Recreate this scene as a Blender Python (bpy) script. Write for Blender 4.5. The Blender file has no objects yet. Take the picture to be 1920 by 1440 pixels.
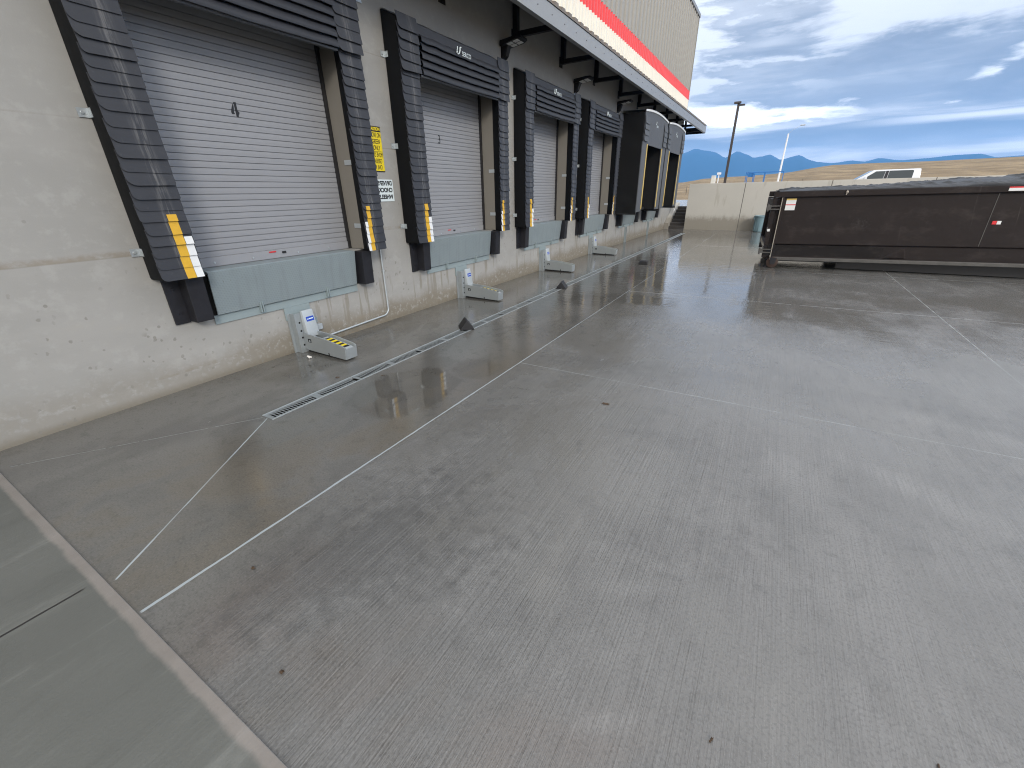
import bpy, bmesh, math, random
from mathutils import Matrix, Vector, Euler, noise as mnoise
R = math.radians
random.seed(7)
S = bpy.context.scene
COL = S.collection

# ------------------------------------------------------------------ camera
cam_d = bpy.data.cameras.new("camera"); cam = bpy.data.objects.new("camera", cam_d); COL.objects.link(cam)
right = Vector((0.8615771, 0.50743545, -0.01393412))
down = Vector((0.2000563, -0.36464858, -0.90940029))
fwd = Vector((-0.46654301, 0.78073086, -0.41568853))
rot = Matrix((right, -down, -fwd)).transposed()
cam.matrix_world = Matrix.Translation((5.19, 0.0, 1.90)) @ rot.to_4x4()
cam_d.sensor_width = 36.0
cam_d.lens = 785.0 / 1920.0 * 36.0
cam_d.clip_start = 0.05
cam_d.clip_end = 20000
S.camera = cam

# ------------------------------------------------------------------ exposure, sun, sky
S.view_settings.view_transform = 'Standard'
S.view_settings.look = 'None'
S.view_settings.gamma = 1.0
S.cycles.filter_width = 1.1
S.cycles.use_denoising = True; S.cycles.denoising_prefilter = 'NONE'
S.cycles.use_adaptive_sampling = False
S.cycles.caustics_reflective = False; S.cycles.caustics_refractive = False
S.cycles.max_bounces = 6; S.cycles.sample_clamp_indirect = 3.0
S.view_settings.exposure = 0.45
SUN_EL, SUN_AZ = R(26), R(128)
sun_d = bpy.data.lights.new("sun", 'SUN'); sun = bpy.data.objects.new("sun", sun_d); COL.objects.link(sun)
sun_d.energy = 1.3; sun_d.angle = R(14); sun_d.color = (1.0, 0.955, 0.88)
sv = Vector((math.sin(SUN_AZ) * math.cos(SUN_EL), math.cos(SUN_AZ) * math.cos(SUN_EL), math.sin(SUN_EL)))
sun.rotation_euler = sv.to_track_quat('Z', 'Y').to_euler()
sun.location = (30, -20, 40)


class T:
    """small helper round a node tree"""
    def __init__(s, tree): s.t = tree
    def n(s, kind, **kw):
        nd = s.t.nodes.new(kind)
        for k, v in kw.items(): setattr(nd, k, v)
        return nd
    def put(s, sock, v):
        if isinstance(v, bpy.types.NodeSocket): s.t.links.new(v, sock)
        elif v is not None:
            if isinstance(v, (tuple, list)) and len(v) == 3 and sock.type == 'RGBA': v = (*v, 1)
            sock.default_value = v
    def m(s, op, a, b=0.5, c=0.5, clamp=False):
        nd = s.n('ShaderNodeMath', operation=op, use_clamp=clamp)
        for i, v in enumerate((a, b, c)): s.put(nd.inputs[i], v)
        return nd.outputs[0]
    def vm(s, op, a, b=(0, 0, 0)):
        nd = s.n('ShaderNodeVectorMath', operation=op)
        s.put(nd.inputs[0], a); s.put(nd.inputs[1], b)
        return nd.outputs[0]
    def add(s, a, b): return s.m('ADD', a, b)
    def sub(s, a, b): return s.m('SUBTRACT', a, b)
    def mul(s, a, b): return s.m('MULTIPLY', a, b)
    def mx(s, a, b): return s.m('MAXIMUM', a, b)
    def mn(s, a, b): return s.m('MINIMUM', a, b)
    def mix(s, f, a, b, blend='MIX'):
        nd = s.n('ShaderNodeMix', data_type='RGBA', blend_type=blend)
        s.put(nd.inputs[0], f); s.put(nd.inputs[6], a); s.put(nd.inputs[7], b)
        return nd.outputs[2]
    def lerp(s, f, a, b):
        nd = s.n('ShaderNodeMix', data_type='FLOAT')
        s.put(nd.inputs[0], f); s.put(nd.inputs[2], a); s.put(nd.inputs[3], b)
        return nd.outputs[0]
    def ss(s, x, e0, e1, o0=0.0, o1=1.0):
        nd = s.n('ShaderNodeMapRange', interpolation_type='SMOOTHSTEP')
        flip = isinstance(e0, (int, float)) and isinstance(e1, (int, float)) and e0 > e1
        if flip: e0, e1, o0, o1 = e1, e0, o1, o0
        for i, v in enumerate((x, e0, e1, o0, o1)): s.put(nd.inputs[i], v)
        return nd.outputs[0]
    def band(s, x, a, b, soft):
        return s.mul(s.ss(x, a - soft, a + soft), s.ss(x, b + soft, b - soft))
    def map(s, v, scale=(1, 1, 1), loc=(0, 0, 0), rot=(0, 0, 0)):
        nd = s.n('ShaderNodeMapping')
        s.put(nd.inputs[0], v); nd.inputs[1].default_value = loc; nd.inputs[2].default_value = rot; nd.inputs[3].default_value = scale
        return nd.outputs[0]
    def noise(s, v, scale, detail=4, rough=0.55, dist=0.0):
        nd = s.n('ShaderNodeTexNoise')
        s.put(nd.inputs['Vector'], v); s.put(nd.inputs['Scale'], scale); nd.inputs['Detail'].default_value = detail
        nd.inputs['Roughness'].default_value = rough; nd.inputs['Distortion'].default_value = dist
        return nd.outputs[0]
    def voro(s, v, scale, feature='F1', rnd=1.0):
        nd = s.n('ShaderNodeTexVoronoi', feature=feature)
        s.put(nd.inputs['Vector'], v); nd.inputs['Scale'].default_value = scale; nd.inputs['Randomness'].default_value = rnd
        return nd.outputs[0]
    def sep(s, v):
        nd = s.n('ShaderNodeSeparateXYZ'); s.put(nd.inputs[0], v); return nd.outputs
    def comb(s, x, y, z):
        nd = s.n('ShaderNodeCombineXYZ')
        for i, v in enumerate((x, y, z)): s.put(nd.inputs[i], v)
        return nd.outputs[0]
    def bump(s, h, strength=0.3, dist=0.01, nrm=None):
        nd = s.n('ShaderNodeBump'); s.put(nd.inputs['Height'], h); s.put(nd.inputs['Strength'], strength); nd.inputs['Distance'].default_value = dist
        if nrm is not None: s.put(nd.inputs['Normal'], nrm)
        return nd.outputs[0]


world = bpy.data.worlds.new("World"); S.world = world; world.use_nodes = True
wt = world.node_tree; wt.nodes.clear(); w = T(wt)
sky = w.n('ShaderNodeTexSky', sky_type='NISHITA'); sky.sun_disc = False; sky.sun_elevation = SUN_EL; sky.sun_rotation = SUN_AZ
sky.air_density = 1.2; sky.dust_density = 0.6
bg_sky = w.n('ShaderNodeBackground'); w.put(bg_sky.inputs[0], sky.outputs[0]); bg_sky.inputs[1].default_value = 0.10
dirv = w.n('ShaderNodeTexCoord').outputs['Generated']
dx, dy, dz = w.sep(dirv)
up = w.mx(dz, 0.0)
az = w.m('ARCTAN2', dx, dy)
wv = w.map(dirv, (1.0, 1.0, 3.2), (0, 0, 0), (R(4), 0, 0))
big = w.noise(wv, 3.2, 5, 0.55, 0.5)
puff = w.noise(w.map(wv, (1, 1, 1.5), (5, 2, 1)), 9.5, 7, 0.58, 0.2)
wisp = w.noise(w.map(wv, (0.6, 0.6, 2.2), (2, 7, 3)), 5.0, 6, 0.55, 0.3)
low = w.ss(up, 0.17, 0.05)
e = w.add(up, w.add(w.mul(w.sub(puff, 0.5), 0.075), w.mul(w.sub(big, 0.5), 0.05)))
gap_lo = w.add(0.112, w.mul(w.mx(w.add(az, 0.02), 0.0), 0.11)); gap_hi = w.sub(0.140, w.mul(w.add(az, 0.18), 0.05))
gap = w.mul(w.mul(w.ss(w.sub(e, gap_lo), -0.014, 0.006), w.ss(w.sub(e, gap_hi), 0.008, -0.006)), w.ss(az, 0.17, 0.02))
top = w.mul(w.ss(w.sub(e, w.sub(0.212, w.mul(az, 0.06))), -0.012, 0.010), w.ss(w.add(az, w.mul(w.sub(puff, 0.5), 0.5)), -0.11, 0.08))
patch = w.mul(w.ss(w.m('ABSOLUTE', w.sub(e, w.add(0.150, w.mul(w.sub(az, 0.235), 0.5)))), 0.016, 0.004), w.ss(w.add(az, w.mul(w.sub(puff, 0.5), 0.2)), 0.19, 0.23))
strk = w.mul(w.ss(w.m('ABSOLUTE', w.sub(w.add(up, w.mul(w.sub(wisp, 0.5), 0.02)), 0.095)), 0.010, 0.001), w.ss(az, 0.02, 0.25))
side = w.mul(w.ss(w.add(az, w.mul(w.sub(puff, 0.5), 0.35)), -0.13, -0.19), w.ss(e, 0.11, 0.15))
veil = w.mul(w.ss(wisp, 0.46, 0.72), w.lerp(low, 0.30, 0.50))
rag = w.mul(w.ss(puff, 0.54, 0.66), w.mul(w.ss(up, 0.13, 0.19), w.ss(az, 0.10, -0.02)))
lit = w.mx(w.mx(gap, w.mul(top, 0.62)), w.mx(w.mul(patch, 0.9), w.mx(w.mul(strk, 0.55), w.mx(w.mul(side, 0.7), w.mx(veil, w.mul(rag, 0.50))))))
mist = w.ss(w.add(up, w.mul(w.sub(puff, 0.5), 0.03)), 0.085, 0.055)
grey = w.mix(w.ss(big, 0.35, 0.65), (0.36, 0.40, 0.48), (0.50, 0.54, 0.62))
grey = w.mix(w.mul(w.ss(puff, 0.40, 0.62), 0.5), w.mix(0.25, grey, (0.16, 0.18, 0.22)), w.mix(0.3, grey, (0.72, 0.76, 0.82)))
grey = w.mix(w.mul(low, 0.6), grey, (0.42, 0.46, 0.53))
grey = w.mix(w.mul(mist, 0.8), grey, (0.92, 0.95, 1.0))
white = w.mix(low, (1.15, 1.17, 1.2), (2.5, 2.45, 2.4))
cloud = w.mix(lit, grey, white)
cloud = w.mix(w.mul(low, 0.35), cloud, w.mix(1.0, cloud, (1.35, 1.25, 1.15), 'MULTIPLY'))
zen = w.ss(up, 0.24, 0.75)                                      # the deck overhead is brighter than the sides
cloud = w.mix(zen, cloud, w.mix(w.ss(big, 0.35, 0.65), (1.15, 1.18, 1.24), (1.6, 1.6, 1.62)))
back = w.mul(w.ss(dy, 0.25, -0.25), w.ss(up, 0.0, 0.1))         # thinner cloud behind the camera, where the sun stands
cloud = w.mix(w.mul(back, 0.6), cloud, (1.35, 1.28, 1.18))
bg_cl = w.n('ShaderNodeBackground'); w.put(bg_cl.inputs[0], cloud); bg_cl.inputs[1].default_value = 1.0
mixs = w.n('ShaderNodeMixShader')
w.put(mixs.inputs[0], w.mul(w.ss(big, 0.25, 0.40, 0.90, 0.97), 1.0)); wt.links.new(bg_sky.outputs[0], mixs.inputs[1]); wt.links.new(bg_cl.outputs[0], mixs.inputs[2])
out = w.n('ShaderNodeOutputWorld'); wt.links.new(mixs.outputs[0], out.inputs[0])


# ------------------------------------------------------------------ materials
def mat(name):
    m = bpy.data.materials.new(name); m.use_nodes = True
    t = T(m.node_tree); b = m.node_tree.nodes['Principled BSDF']
    return m, t, b
def obco(t): return t.n('ShaderNodeTexCoord').outputs['Object']
def setp(t, b, **kw):
    names = dict(col='Base Color', rough='Roughness', metal='Metallic', ior='IOR', nrm='Normal', spec='Specular IOR Level', coat='Coat Weight')
    for k, v in kw.items(): t.put(b.inputs[names[k]], v)

def simple(name, col, rough=0.5, metal=0.0, var=0.18, scale=6.0, bump=0.0, bscale=60.0, spec=0.5):
    """painted or plain surface with uneven tone, smudges and a little relief"""
    m, t, b = mat(name); co = obco(t)
    a = t.noise(co, scale, 5, 0.6); f = t.noise(co, scale * 7, 3, 0.6)
    k = t.add(t.mul(t.sub(a, 0.5), 2 * var), t.mul(t.sub(f, 0.5), var))
    c0 = tuple(c * (1 - var) for c in col); c1 = tuple(min(1, c * (1 + var)) for c in col)
    setp(t, b, col=t.mix(t.m('ADD', k, 0.5, clamp=True), c0, c1), rough=t.m('ADD', t.mul(t.sub(f, 0.5), 0.25), rough, clamp=True), metal=metal, spec=spec)
    if bump: setp(t, b, nrm=t.bump(t.noise(co, bscale, 4, 0.6), bump, 0.004))
    return m

# yard concrete: broomed, damp, wetter toward the wall and down the yard, with joints, puddles and stains
def ground_material():
    m, t, b = mat('wet_yard_concrete'); co = obco(t); x, y, z = t.sep(co)
    flat = t.comb(x, y, 0.0)
    n1 = t.noise(flat, 0.55, 5, 0.6, 0.4); n2 = t.noise(t.map(flat, (1, 0.55, 1), (4, 9, 0)), 1.7, 6, 0.62, 0.6)
    n3 = t.noise(t.map(flat, loc=(11, 3, 0)), 9, 5, 0.65); n4 = t.noise(flat, 70, 3, 0.6)
    broom = t.noise(t.map(flat, (95, 1.3, 1)), 1.0, 3, 0.6)
    broom2 = t.noise(t.map(flat, (26, 0.7, 1), (5, 2, 0)), 1.0, 3, 0.6)
    apron = t.ss(x, 2.86, 2.80)                                  # the smoother strip that falls to the drain
    far = t.ss(y, 3.6, 8.5)
    # water
    wet = t.add(t.mul(apron, 0.30), t.mul(far, 0.16))
    wet = t.add(wet, t.mul(t.sub(n1, 0.5), 1.5)); wet = t.add(wet, t.mul(t.sub(n2, 0.5), 0.9))
    wet = t.add(wet, t.mul(t.ss(x, 7.5, 3.2), 0.22))
    wet = t.ss(wet, -0.05, 0.55)
    wx = t.add(x, t.add(t.mul(t.sub(n2, 0.5), 0.55), t.mul(t.sub(n3, 0.5), 0.22))); wy = t.add(y, t.add(t.mul(t.sub(n1, 0.5), 0.9), t.mul(t.sub(n2, 0.5), 0.6)))
    def blot(cx, cy, rx, ry, soft=0.10):
        d = t.m('SQRT', t.add(t.m('POWER', t.m('ABSOLUTE', t.m('DIVIDE', t.sub(wx, cx), rx)), 2.4), t.m('POWER', t.m('ABSOLUTE', t.m('DIVIDE', t.sub(wy, cy), ry)), 2.4)))
        return t.ss(d, 1.0 + soft, 1.0 - soft)
    pud = blot(2.14, 2.80, 0.48, 0.66, 0.09)
    pud = t.mx(pud, blot(2.45, 3.78, 0.28, 0.34, 0.2))
    for a in ((0.72, 2.62, 0.22, 0.28), (3.35, 8.1, 0.75, 0.40), (2.3, 7.6, 0.5, 0.45), (3.5, 9.7, 0.8, 0.45), (2.3, 10.6, 0.7, 0.5), (0.7, 7.0, 0.35, 0.8), (0.8, 10.4, 0.5, 1.0)):
        pud = t.mx(pud, t.mul(blot(*a, 0.45), 0.9))
    for a in ((3.9, 13.2, 1.5, 1.2), (1.9, 13.6, 1.0, 0.9), (2.6, 16.5, 1.6, 1.4), (3.9, 18.9, 1.8, 1.3), (1.2, 19.5, 0.9, 3.0), (3.0, 21.8, 2.0, 1.2)):
        pud = t.mx(pud, t.mul(blot(*a, 0.5), 0.85))
    wet = t.mx(wet, pud)
    # colour
    dry = t.mix(n1, (0.108, 0.107, 0.104), (0.198, 0.196, 0.191))
    dry = t.mix(t.mul(t.ss(x, 3.2, 6.0), 0.28), dry, (0.235, 0.236, 0.234))  # paler to the right: drier slab, plus sky sheen put into the colour
    dry = t.mix(t.mul(t.ss(n2, 0.40, 0.60), 0.35), dry, (0.085, 0.086, 0.086)); dry = t.mix(t.mul(t.ss(n3, 0.50, 0.66), 0.28), dry, (0.215, 0.215, 0.21)); dry = t.mix(t.mul(t.ss(n3, 0.46, 0.34), 0.30), dry, (0.075, 0.075, 0.073))
    dry = t.mix(t.mul(t.ss(broom, 0.58, 0.75), 0.35), dry, (0.25, 0.253, 0.253))
    dry = t.mix(t.mul(t.ss(broom2, 0.45, 0.70), 0.22), dry, (0.11, 0.11, 0.108))
    wetc = t.mix(n2, (0.098, 0.095, 0.087), (0.172, 0.167, 0.154))
    wetc = t.mix(t.mul(t.ss(n3, 0.52, 0.70), 0.5), wetc, (0.045, 0.043, 0.038))
    c = t.mix(t.mul(wet, 0.82), dry, wetc); c = t.mix(t.mul(pud, 0.45), c, (0.072, 0.066, 0.055))
    tan = t.mul(t.mul(apron, t.ss(t.add(n2, t.mul(t.sub(n1, 0.5), 0.5)), 0.42, 0.60)), t.ss(t.add(x, t.mul(y, -0.35)), 0.75, 1.35))
    c = t.mix(t.mul(tan, 0.48), c, (0.110, 0.092, 0.066))
    c = t.mix(t.mul(t.mul(apron, t.ss(n2, 0.56, 0.40)), 0.30), c, (0.055, 0.053, 0.048))
    rust = t.mul(t.band(y, 0.28, 1.0, 0.25), t.mul(t.ss(x, 2.9, 3.3), t.ss(n1, 0.42, 0.60)))
    c = t.mix(t.mul(rust, 0.45), c, (0.12, 0.088, 0.070))
    c = t.mix(t.mul(t.ss(t.noise(t.map(flat, (1, 1, 1), (3, 8, 0)), 14, 4, 0.7), 0.66, 0.74), t.mul(apron, 0.55)), c, (0.03, 0.028, 0.025))
    sc = t.mul(t.ss(t.noise(t.map(flat, (0.9, 3.0, 1), (1, 6, 0), (0, 0, R(40))), 1.6, 6, 0.7), 0.66, 0.74), t.sub(1.0, wet))
    c = t.mix(t.mul(sc, 0.34), c, (0.36, 0.358, 0.35))           # pale scuffs
    def smear(cx, cy, L_, W_, ang, k):
        rx, ry = t.sub(x, cx), t.sub(y, cy); ca, sa = math.cos(ang), math.sin(ang)
        a_ = t.m('DIVIDE', t.add(t.mul(rx, ca), t.mul(ry, sa)), L_); b_ = t.m('DIVIDE', t.sub(t.mul(ry, ca), t.mul(rx, sa)), W_)
        d_ = t.add(t.m('SQRT', t.add(t.mul(a_, a_), t.mul(b_, b_))), t.add(t.mul(t.sub(n3, 0.5), 2.6), t.mul(t.sub(n2, 0.5), 2.0)))
        return t.mul(t.mul(t.ss(d_, 1.3, 0.2), t.ss(broom, 0.25, 0.6)), k)
    for a in ((4.86, 1.62, 0.20, 0.08, 0.5, 0.13), (5.02, 1.00, 0.16, 0.045, 0.6, 0.13), (4.44, 1.70, 0.08, 0.05, 0.2, 0.10), (6.4, 3.4, 0.5, 0.16, -0.6, 0.16), (5.6, 3.3, 0.3, 0.16, -0.9, 0.10), (3.4, 1.75, 0.10, 0.04, 0.9, 0.15), (7.0, 4.6, 0.6, 0.14, -0.3, 0.14)):
        c = t.mix(smear(*a), c, (0.40, 0.40, 0.395))
    for a in ((3.45, 1.2, 0.95, 0.50, 0.9, 0.55), (4.45, 3.2, 0.22, 0.10, 0.2, 0.30), (4.9, 2.1, 0.6, 0.2, 0.3, 0.20), (3.55, 2.1, 0.2, 0.7, 0.1, 0.28), (5.6, 4.9, 1.6, 0.2, 0.05, 0.20), (3.6, 4.6, 0.7, 0.3, 0.2, 0.35), (3.1, 3.0, 0.3, 0.9, 0.1, 0.25)):
        c = t.mix(smear(*a), c, (0.060, 0.060, 0.060))
    spk = t.noise(t.map(flat, (1, 0.5, 1), (2, 2, 0)), 160, 2, 0.6)
    c = t.mix(t.mul(t.ss(n4, 0.50, 0.62), 0.30), c, (0.05, 0.05, 0.048)); c = t.mix(t.mul(t.ss(spk, 0.56, 0.66), 0.20), c, (0.26, 0.26, 0.255))
    # joints (sealant in the saw cuts)
    wob = t.mul(t.sub(t.noise(flat, 5, 3, 0.7), 0.5), 0.012)
    wid = t.noise(flat, 1.8, 3, 0.6)
    def lineX(xc, h, y0, y1):      # a joint running along y
        d = t.m('ABSOLUTE', t.sub(t.add(x, wob), xc)); return t.mul(t.ss(d, t.mul(wid, h * 2.6), t.mul(wid, h * 1.4)), t.band(y, y0, y1, 0.01))
    def lineY(yc, h, x0, x1, k=0.0):
        yy = t.sub(t.add(y, wob), t.mul(x, k)); d = t.m('ABSOLUTE', t.sub(yy, yc)); return t.mul(t.ss(d, t.mul(wid, h * 2.6), t.mul(wid, h * 1.4)), t.band(x, x0, x1, 0.01))
    def seg(ax, ay, bx, by, h):
        L = math.hypot(bx - ax, by - ay); ux, uy = (bx - ax) / L, (by - ay) / L
        rx, ry = t.sub(x, ax), t.sub(t.add(y, wob), ay)
        al = t.add(t.mul(rx, ux), t.mul(ry, uy)); d = t.m('ABSOLUTE', t.sub(t.mul(rx, uy), t.mul(ry, ux)))
        return t.mul(t.ss(d, t.mul(wid, h * 2.6), t.mul(wid, h * 1.4)), t.band(al, 0, L, 0.01))
    J1 = t.mx(t.mul(lineX(2.82, 0.0080, 0.28, 24.9), t.ss(y, 9.0, 3.0, 0.45, 1.0)), t.mul(seg(2.46, 0.30, 1.43, 1.79, 0.0055), t.ss(t.noise(flat, 2.2, 2), 0.20, 0.60, 0.25, 1.0)))
    J2 = t.mx(lineY(4.10, 0.0055, 2.83, 20, 0.022), lineX(7.74, 0.006, 0.28, 24.9))
    J2 = t.mx(J2, t.mx(lineY(8.60, 0.007, 2.83, 20, 0.06), lineY(12.2, 0.008, 2.83, 20, 0.09)))
    J2 = t.mx(J2, t.mul(seg(0.40, 0.33, 1.38, 1.78, 0.005), 0.55)); J2 = t.mx(J2, lineY(17.5, 0.01, 2.83, 20, 0.05))
    J2 = t.mul(J2, t.ss(t.noise(flat, 6, 3, 0.7), 0.30, 0.55))
    c = t.mix(t.mul(J1, 0.9), c, (0.36, 0.41, 0.44)); c = t.mix(t.mul(J2, 0.55), c, (0.32, 0.35, 0.36))
    joint = t.mx(J1, J2)
    # gloss and relief
    rough = t.lerp(wet, t.lerp(far, 0.36, 0.26), t.lerp(far, 0.16, 0.10)); rough = t.add(rough, t.mul(t.sub(n3, 0.5), 0.10)); sheen = t.mul(t.band(x, 1.8, 5.8, 0.9), t.ss(y, 6.0, 9.5)); sheen = t.mul(sheen, t.ss(n2, 0.30, 0.50)); rough = t.lerp(sheen, rough, 0.055); rough = t.lerp(pud, rough, 0.035); rough = t.lerp(joint, rough, 0.45)
    h = t.add(t.mul(broom, t.lerp(apron, 1.0, 0.12)), t.mul(n4, t.lerp(apron, 0.5, 0.35)))
    h = t.add(h, t.mul(broom2, t.lerp(apron, 0.8, 0.1)))
    st = t.mul(t.mul(t.lerp(pud, 1.0, 0.015), t.lerp(sheen, 1.0, 0.10)), t.lerp(wet, 0.72, 0.24))
    nb = t.bump(h, st, 0.006)
    rip = t.bump(t.noise(t.map(flat, (0.8, 3.2, 1)), 2.4, 4, 0.6), t.mul(t.mul(wet, far), 0.16), 0.03, nb)
    setp(t, b, col=c, rough=rough, ior=t.mx(t.lerp(far, 1.50, 2.15), t.lerp(wet, 1.5, 1.72)), nrm=rip)
    return m

def pavement_material():
    m, t, b = mat('damp_pavement_concrete'); co = obco(t); x, y, z = t.sep(co); flat = t.comb(x, y, 0)
    n1 = t.noise(flat, 0.9, 5, 0.6, 0.4); n2 = t.noise(t.map(flat, (2.2, 0.5, 1)), 2.2, 6, 0.65); n4 = t.noise(flat, 80, 3, 0.65)
    broom = t.noise(t.map(flat, (60, 1.2, 1)), 1.0, 3, 0.6)
    c = t.mix(n1, (0.082, 0.086, 0.078), (0.150, 0.154, 0.143))
    c = t.mix(t.mul(t.ss(n2, 0.54, 0.74), 0.55), c, (0.24, 0.245, 0.23))
    c = t.mix(t.mul(t.ss(n2, 0.48, 0.34), 0.4), c, (0.085, 0.088, 0.08))
    c = t.mix(t.mul(broom, 0.3), c, (0.09, 0.092, 0.085))
    edge = t.add(y, t.mul(t.sub(t.noise(flat, 4, 5, 0.65), 0.5), 0.06))
    strip = t.ss(edge, 0.205, 0.232)
    c = t.mix(t.mul(strip, 0.8), c, t.mix(n2, (0.17, 0.15, 0.135), (0.30, 0.275, 0.255)))
    c = t.mix(t.mul(t.ss(y, 0.262, 0.268), 0.8), c, (0.44, 0.425, 0.41))
    jt = t.m('ABSOLUTE', t.sub(t.add(x, t.mul(t.sub(t.noise(flat, 6, 3), 0.5), 0.012)), 2.40))
    cut = t.mul(t.ss(jt, 0.009, 0.005), t.ss(y, 0.2, 0.17))
    c = t.mix(t.mul(t.ss(jt, 0.05, 0.012), t.mul(t.ss(y, 0.2, 0.1), 0.18)), c, (0.22, 0.225, 0.21))
    c = t.mix(cut, c, (0.018, 0.017, 0.016))
    h = t.add(broom, t.mul(n4, 0.8)); h = t.sub(h, t.mul(cut, 3))
    setp(t, b, col=c, rough=t.lerp(n1, 0.42, 0.62), nrm=t.bump(h, 0.30, 0.005))
    return m

def wall_material():
    m, t, b = mat('cast_wall_concrete'); co = obco(t); x, y, z = t.sep(co); yz = t.comb(y, z, x)
    n1 = t.noise(yz, 0.8, 5, 0.6, 0.5); n2 = t.noise(t.map(yz, (0.5, 1.6, 1)), 2.4, 6, 0.62, 0.4); n3 = t.noise(yz, 14, 5, 0.65); n5 = t.noise(yz, 90, 3, 0.6)
    c = t.mix(n1, (0.280, 0.276, 0.263), (0.368, 0.363, 0.347))
    c = t.mix(t.mul(t.ss(t.noise(yz, 5, 6, 0.7), 0.50, 0.66), 0.32), c, (0.44, 0.435, 0.42))
    c = t.mix(t.mul(t.ss(n2, 0.42, 0.62), 0.35), c, (0.37, 0.36, 0.345))
    c = t.mix(t.mul(t.ss(n2, 0.60, 0.78), 0.35), c, (0.40, 0.36, 0.30))
    # splash stain along the foot of the wall
    foot = t.add(z, t.mul(t.sub(n1, 0.5), 0.55)); foot = t.add(foot, t.mul(t.sub(n3, 0.5), 0.22))
    amt = t.lerp(t.ss(y, 1.4, 3.4), 0.40, 1.0)
    st = t.mul(t.mul(t.ss(foot, 0.42, 0.16), amt), t.ss(n3, 0.30, 0.52))
    c = t.mix(st, c, (0.20, 0.175, 0.135))
    c = t.mix(t.mul(t.ss(t.add(z, t.mul(t.sub(n3, 0.5), 0.1)), 0.11, 0.0), 0.7), c, (0.15, 0.125, 0.085))
    # drips below the levelers and bumpers
    dr = t.noise(t.map(yz, (3.6, 0.22, 1), (2.2, 0, 0)), 1.6, 4, 0.6, 0.25)
    drip = t.mul(t.mul(t.ss(dr, 0.555, 0.60), t.ss(t.add(z, t.mul(t.sub(n1, 0.5), 0.9)), 0.78, 0.55)), t.ss(y, 2.4, 4.2))
    c = t.mix(t.mul(drip, 0.62), c, (0.20, 0.175, 0.135))
    # pour lines and the brown tide mark just above the lower one
    w2 = t.mul(t.sub(t.noise(t.comb(y, 0, 0), 2.5, 4), 0.5), 0.03)
    zz = t.add(z, w2)
    for zc in (1.405, 2.52, 3.64):
        d = t.m('ABSOLUTE', t.sub(z, zc)); c = t.mix(t.mul(t.ss(d, 0.010, 0.003), t.mul(t.ss(n2, 0.35, 0.6), 0.5)), c, (0.22, 0.20, 0.17))
    tide = t.mul(t.mul(t.ss(z, 1.398, 1.408), t.ss(t.sub(z, t.mul(n2, 0.09)), 1.425, 1.385)), t.ss(t.noise(t.map(yz, (1, 1.5, 1)), 6, 6, 0.7), 0.36, 0.62))
    c = t.mix(t.mul(tide, 0.75), c, (0.24, 0.205, 0.16))
    tide2 = t.mul(t.mul(t.ss(z, 0.172, 0.182), t.ss(t.sub(z, t.mul(n2, 0.09)), 0.200, 0.150)), t.mul(t.ss(t.noise(t.map(yz, (1, 1.5, 1), (3, 3, 0)), 6, 6, 0.7), 0.40, 0.62), t.ss(n1, 0.42, 0.55)))
    c = t.mix(t.mul(tide2, 0.7), c, (0.23, 0.20, 0.16))
    # pits and spatter
    vz = t.map(yz, (1, 0.8, 1)); v = t.voro(t.vm('ADD', vz, t.comb(t.mul(n3, 0.06), t.mul(n3, 0.06), 0.0)), 13)
    pit = t.mul(t.ss(v, 0.20, 0.14), t.mul(t.ss(t.noise(yz, 2.0, 3, 0.6), 0.44, 0.56), t.ss(z, 1.5, 0.9)))
    v2 = t.voro(t.map(yz, (1, 1, 1), (3, 1, 0)), 4.5); pit = t.mx(pit, t.mul(t.ss(v2, 0.075, 0.05), t.ss(z, 2.2, 1.4)))
    c = t.mix(t.mul(pit, 0.70), c, (0.20, 0.19, 0.17))
    c = t.mix(t.mul(n5, 0.15), c, (0.28, 0.27, 0.25))
    h = t.add(t.mul(n5, 0.4), t.mul(n3, 0.6)); h = t.sub(h, t.mul(pit, 0.8))
    setp(t, b, col=c, rough=0.78, nrm=t.bump(h, 0.22, 0.006))
    return m

def retaining_material():
    m, t, b = mat('pale_retaining_concrete'); co = obco(t); x, y, z = t.sep(co); xz = t.comb(x, z, y)
    n1 = t.noise(xz, 0.8, 5, 0.6); n2 = t.noise(t.map(xz, (2.6, 0.35, 1)), 1.3, 5, 0.6, 0.2); n3 = t.noise(xz, 11, 4, 0.6)
    c = t.mix(n1, (0.44, 0.428, 0.395), (0.53, 0.515, 0.475))
    c = t.mix(t.mul(t.ss(n2, 0.56, 0.66), 0.35), c, (0.30, 0.27, 0.22))
    foot = t.add(z, t.mul(t.sub(n2, 0.5), 0.55)); foot = t.add(foot, t.mul(t.sub(n3, 0.5), 0.25))
    c = t.mix(t.mul(t.ss(foot, 0.78, 0.42), 0.78), c, (0.20, 0.18, 0.145))
    ln = t.add(x, t.mul(z, 0.0)); jt = t.m('ABSOLUTE', t.sub(ln, 3.55)); jt = t.mn(jt, t.m('ABSOLUTE', t.sub(ln, 7.0))); jt = t.mn(jt, t.m('ABSOLUTE', t.sub(ln, 10.5)))
    c = t.mix(t.ss(jt, 0.022, 0.010), c, (0.12, 0.11, 0.10))
    setp(t, b, col=c, rough=0.8, nrm=t.bump(n3, 0.15, 0.01))
    return m

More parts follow.
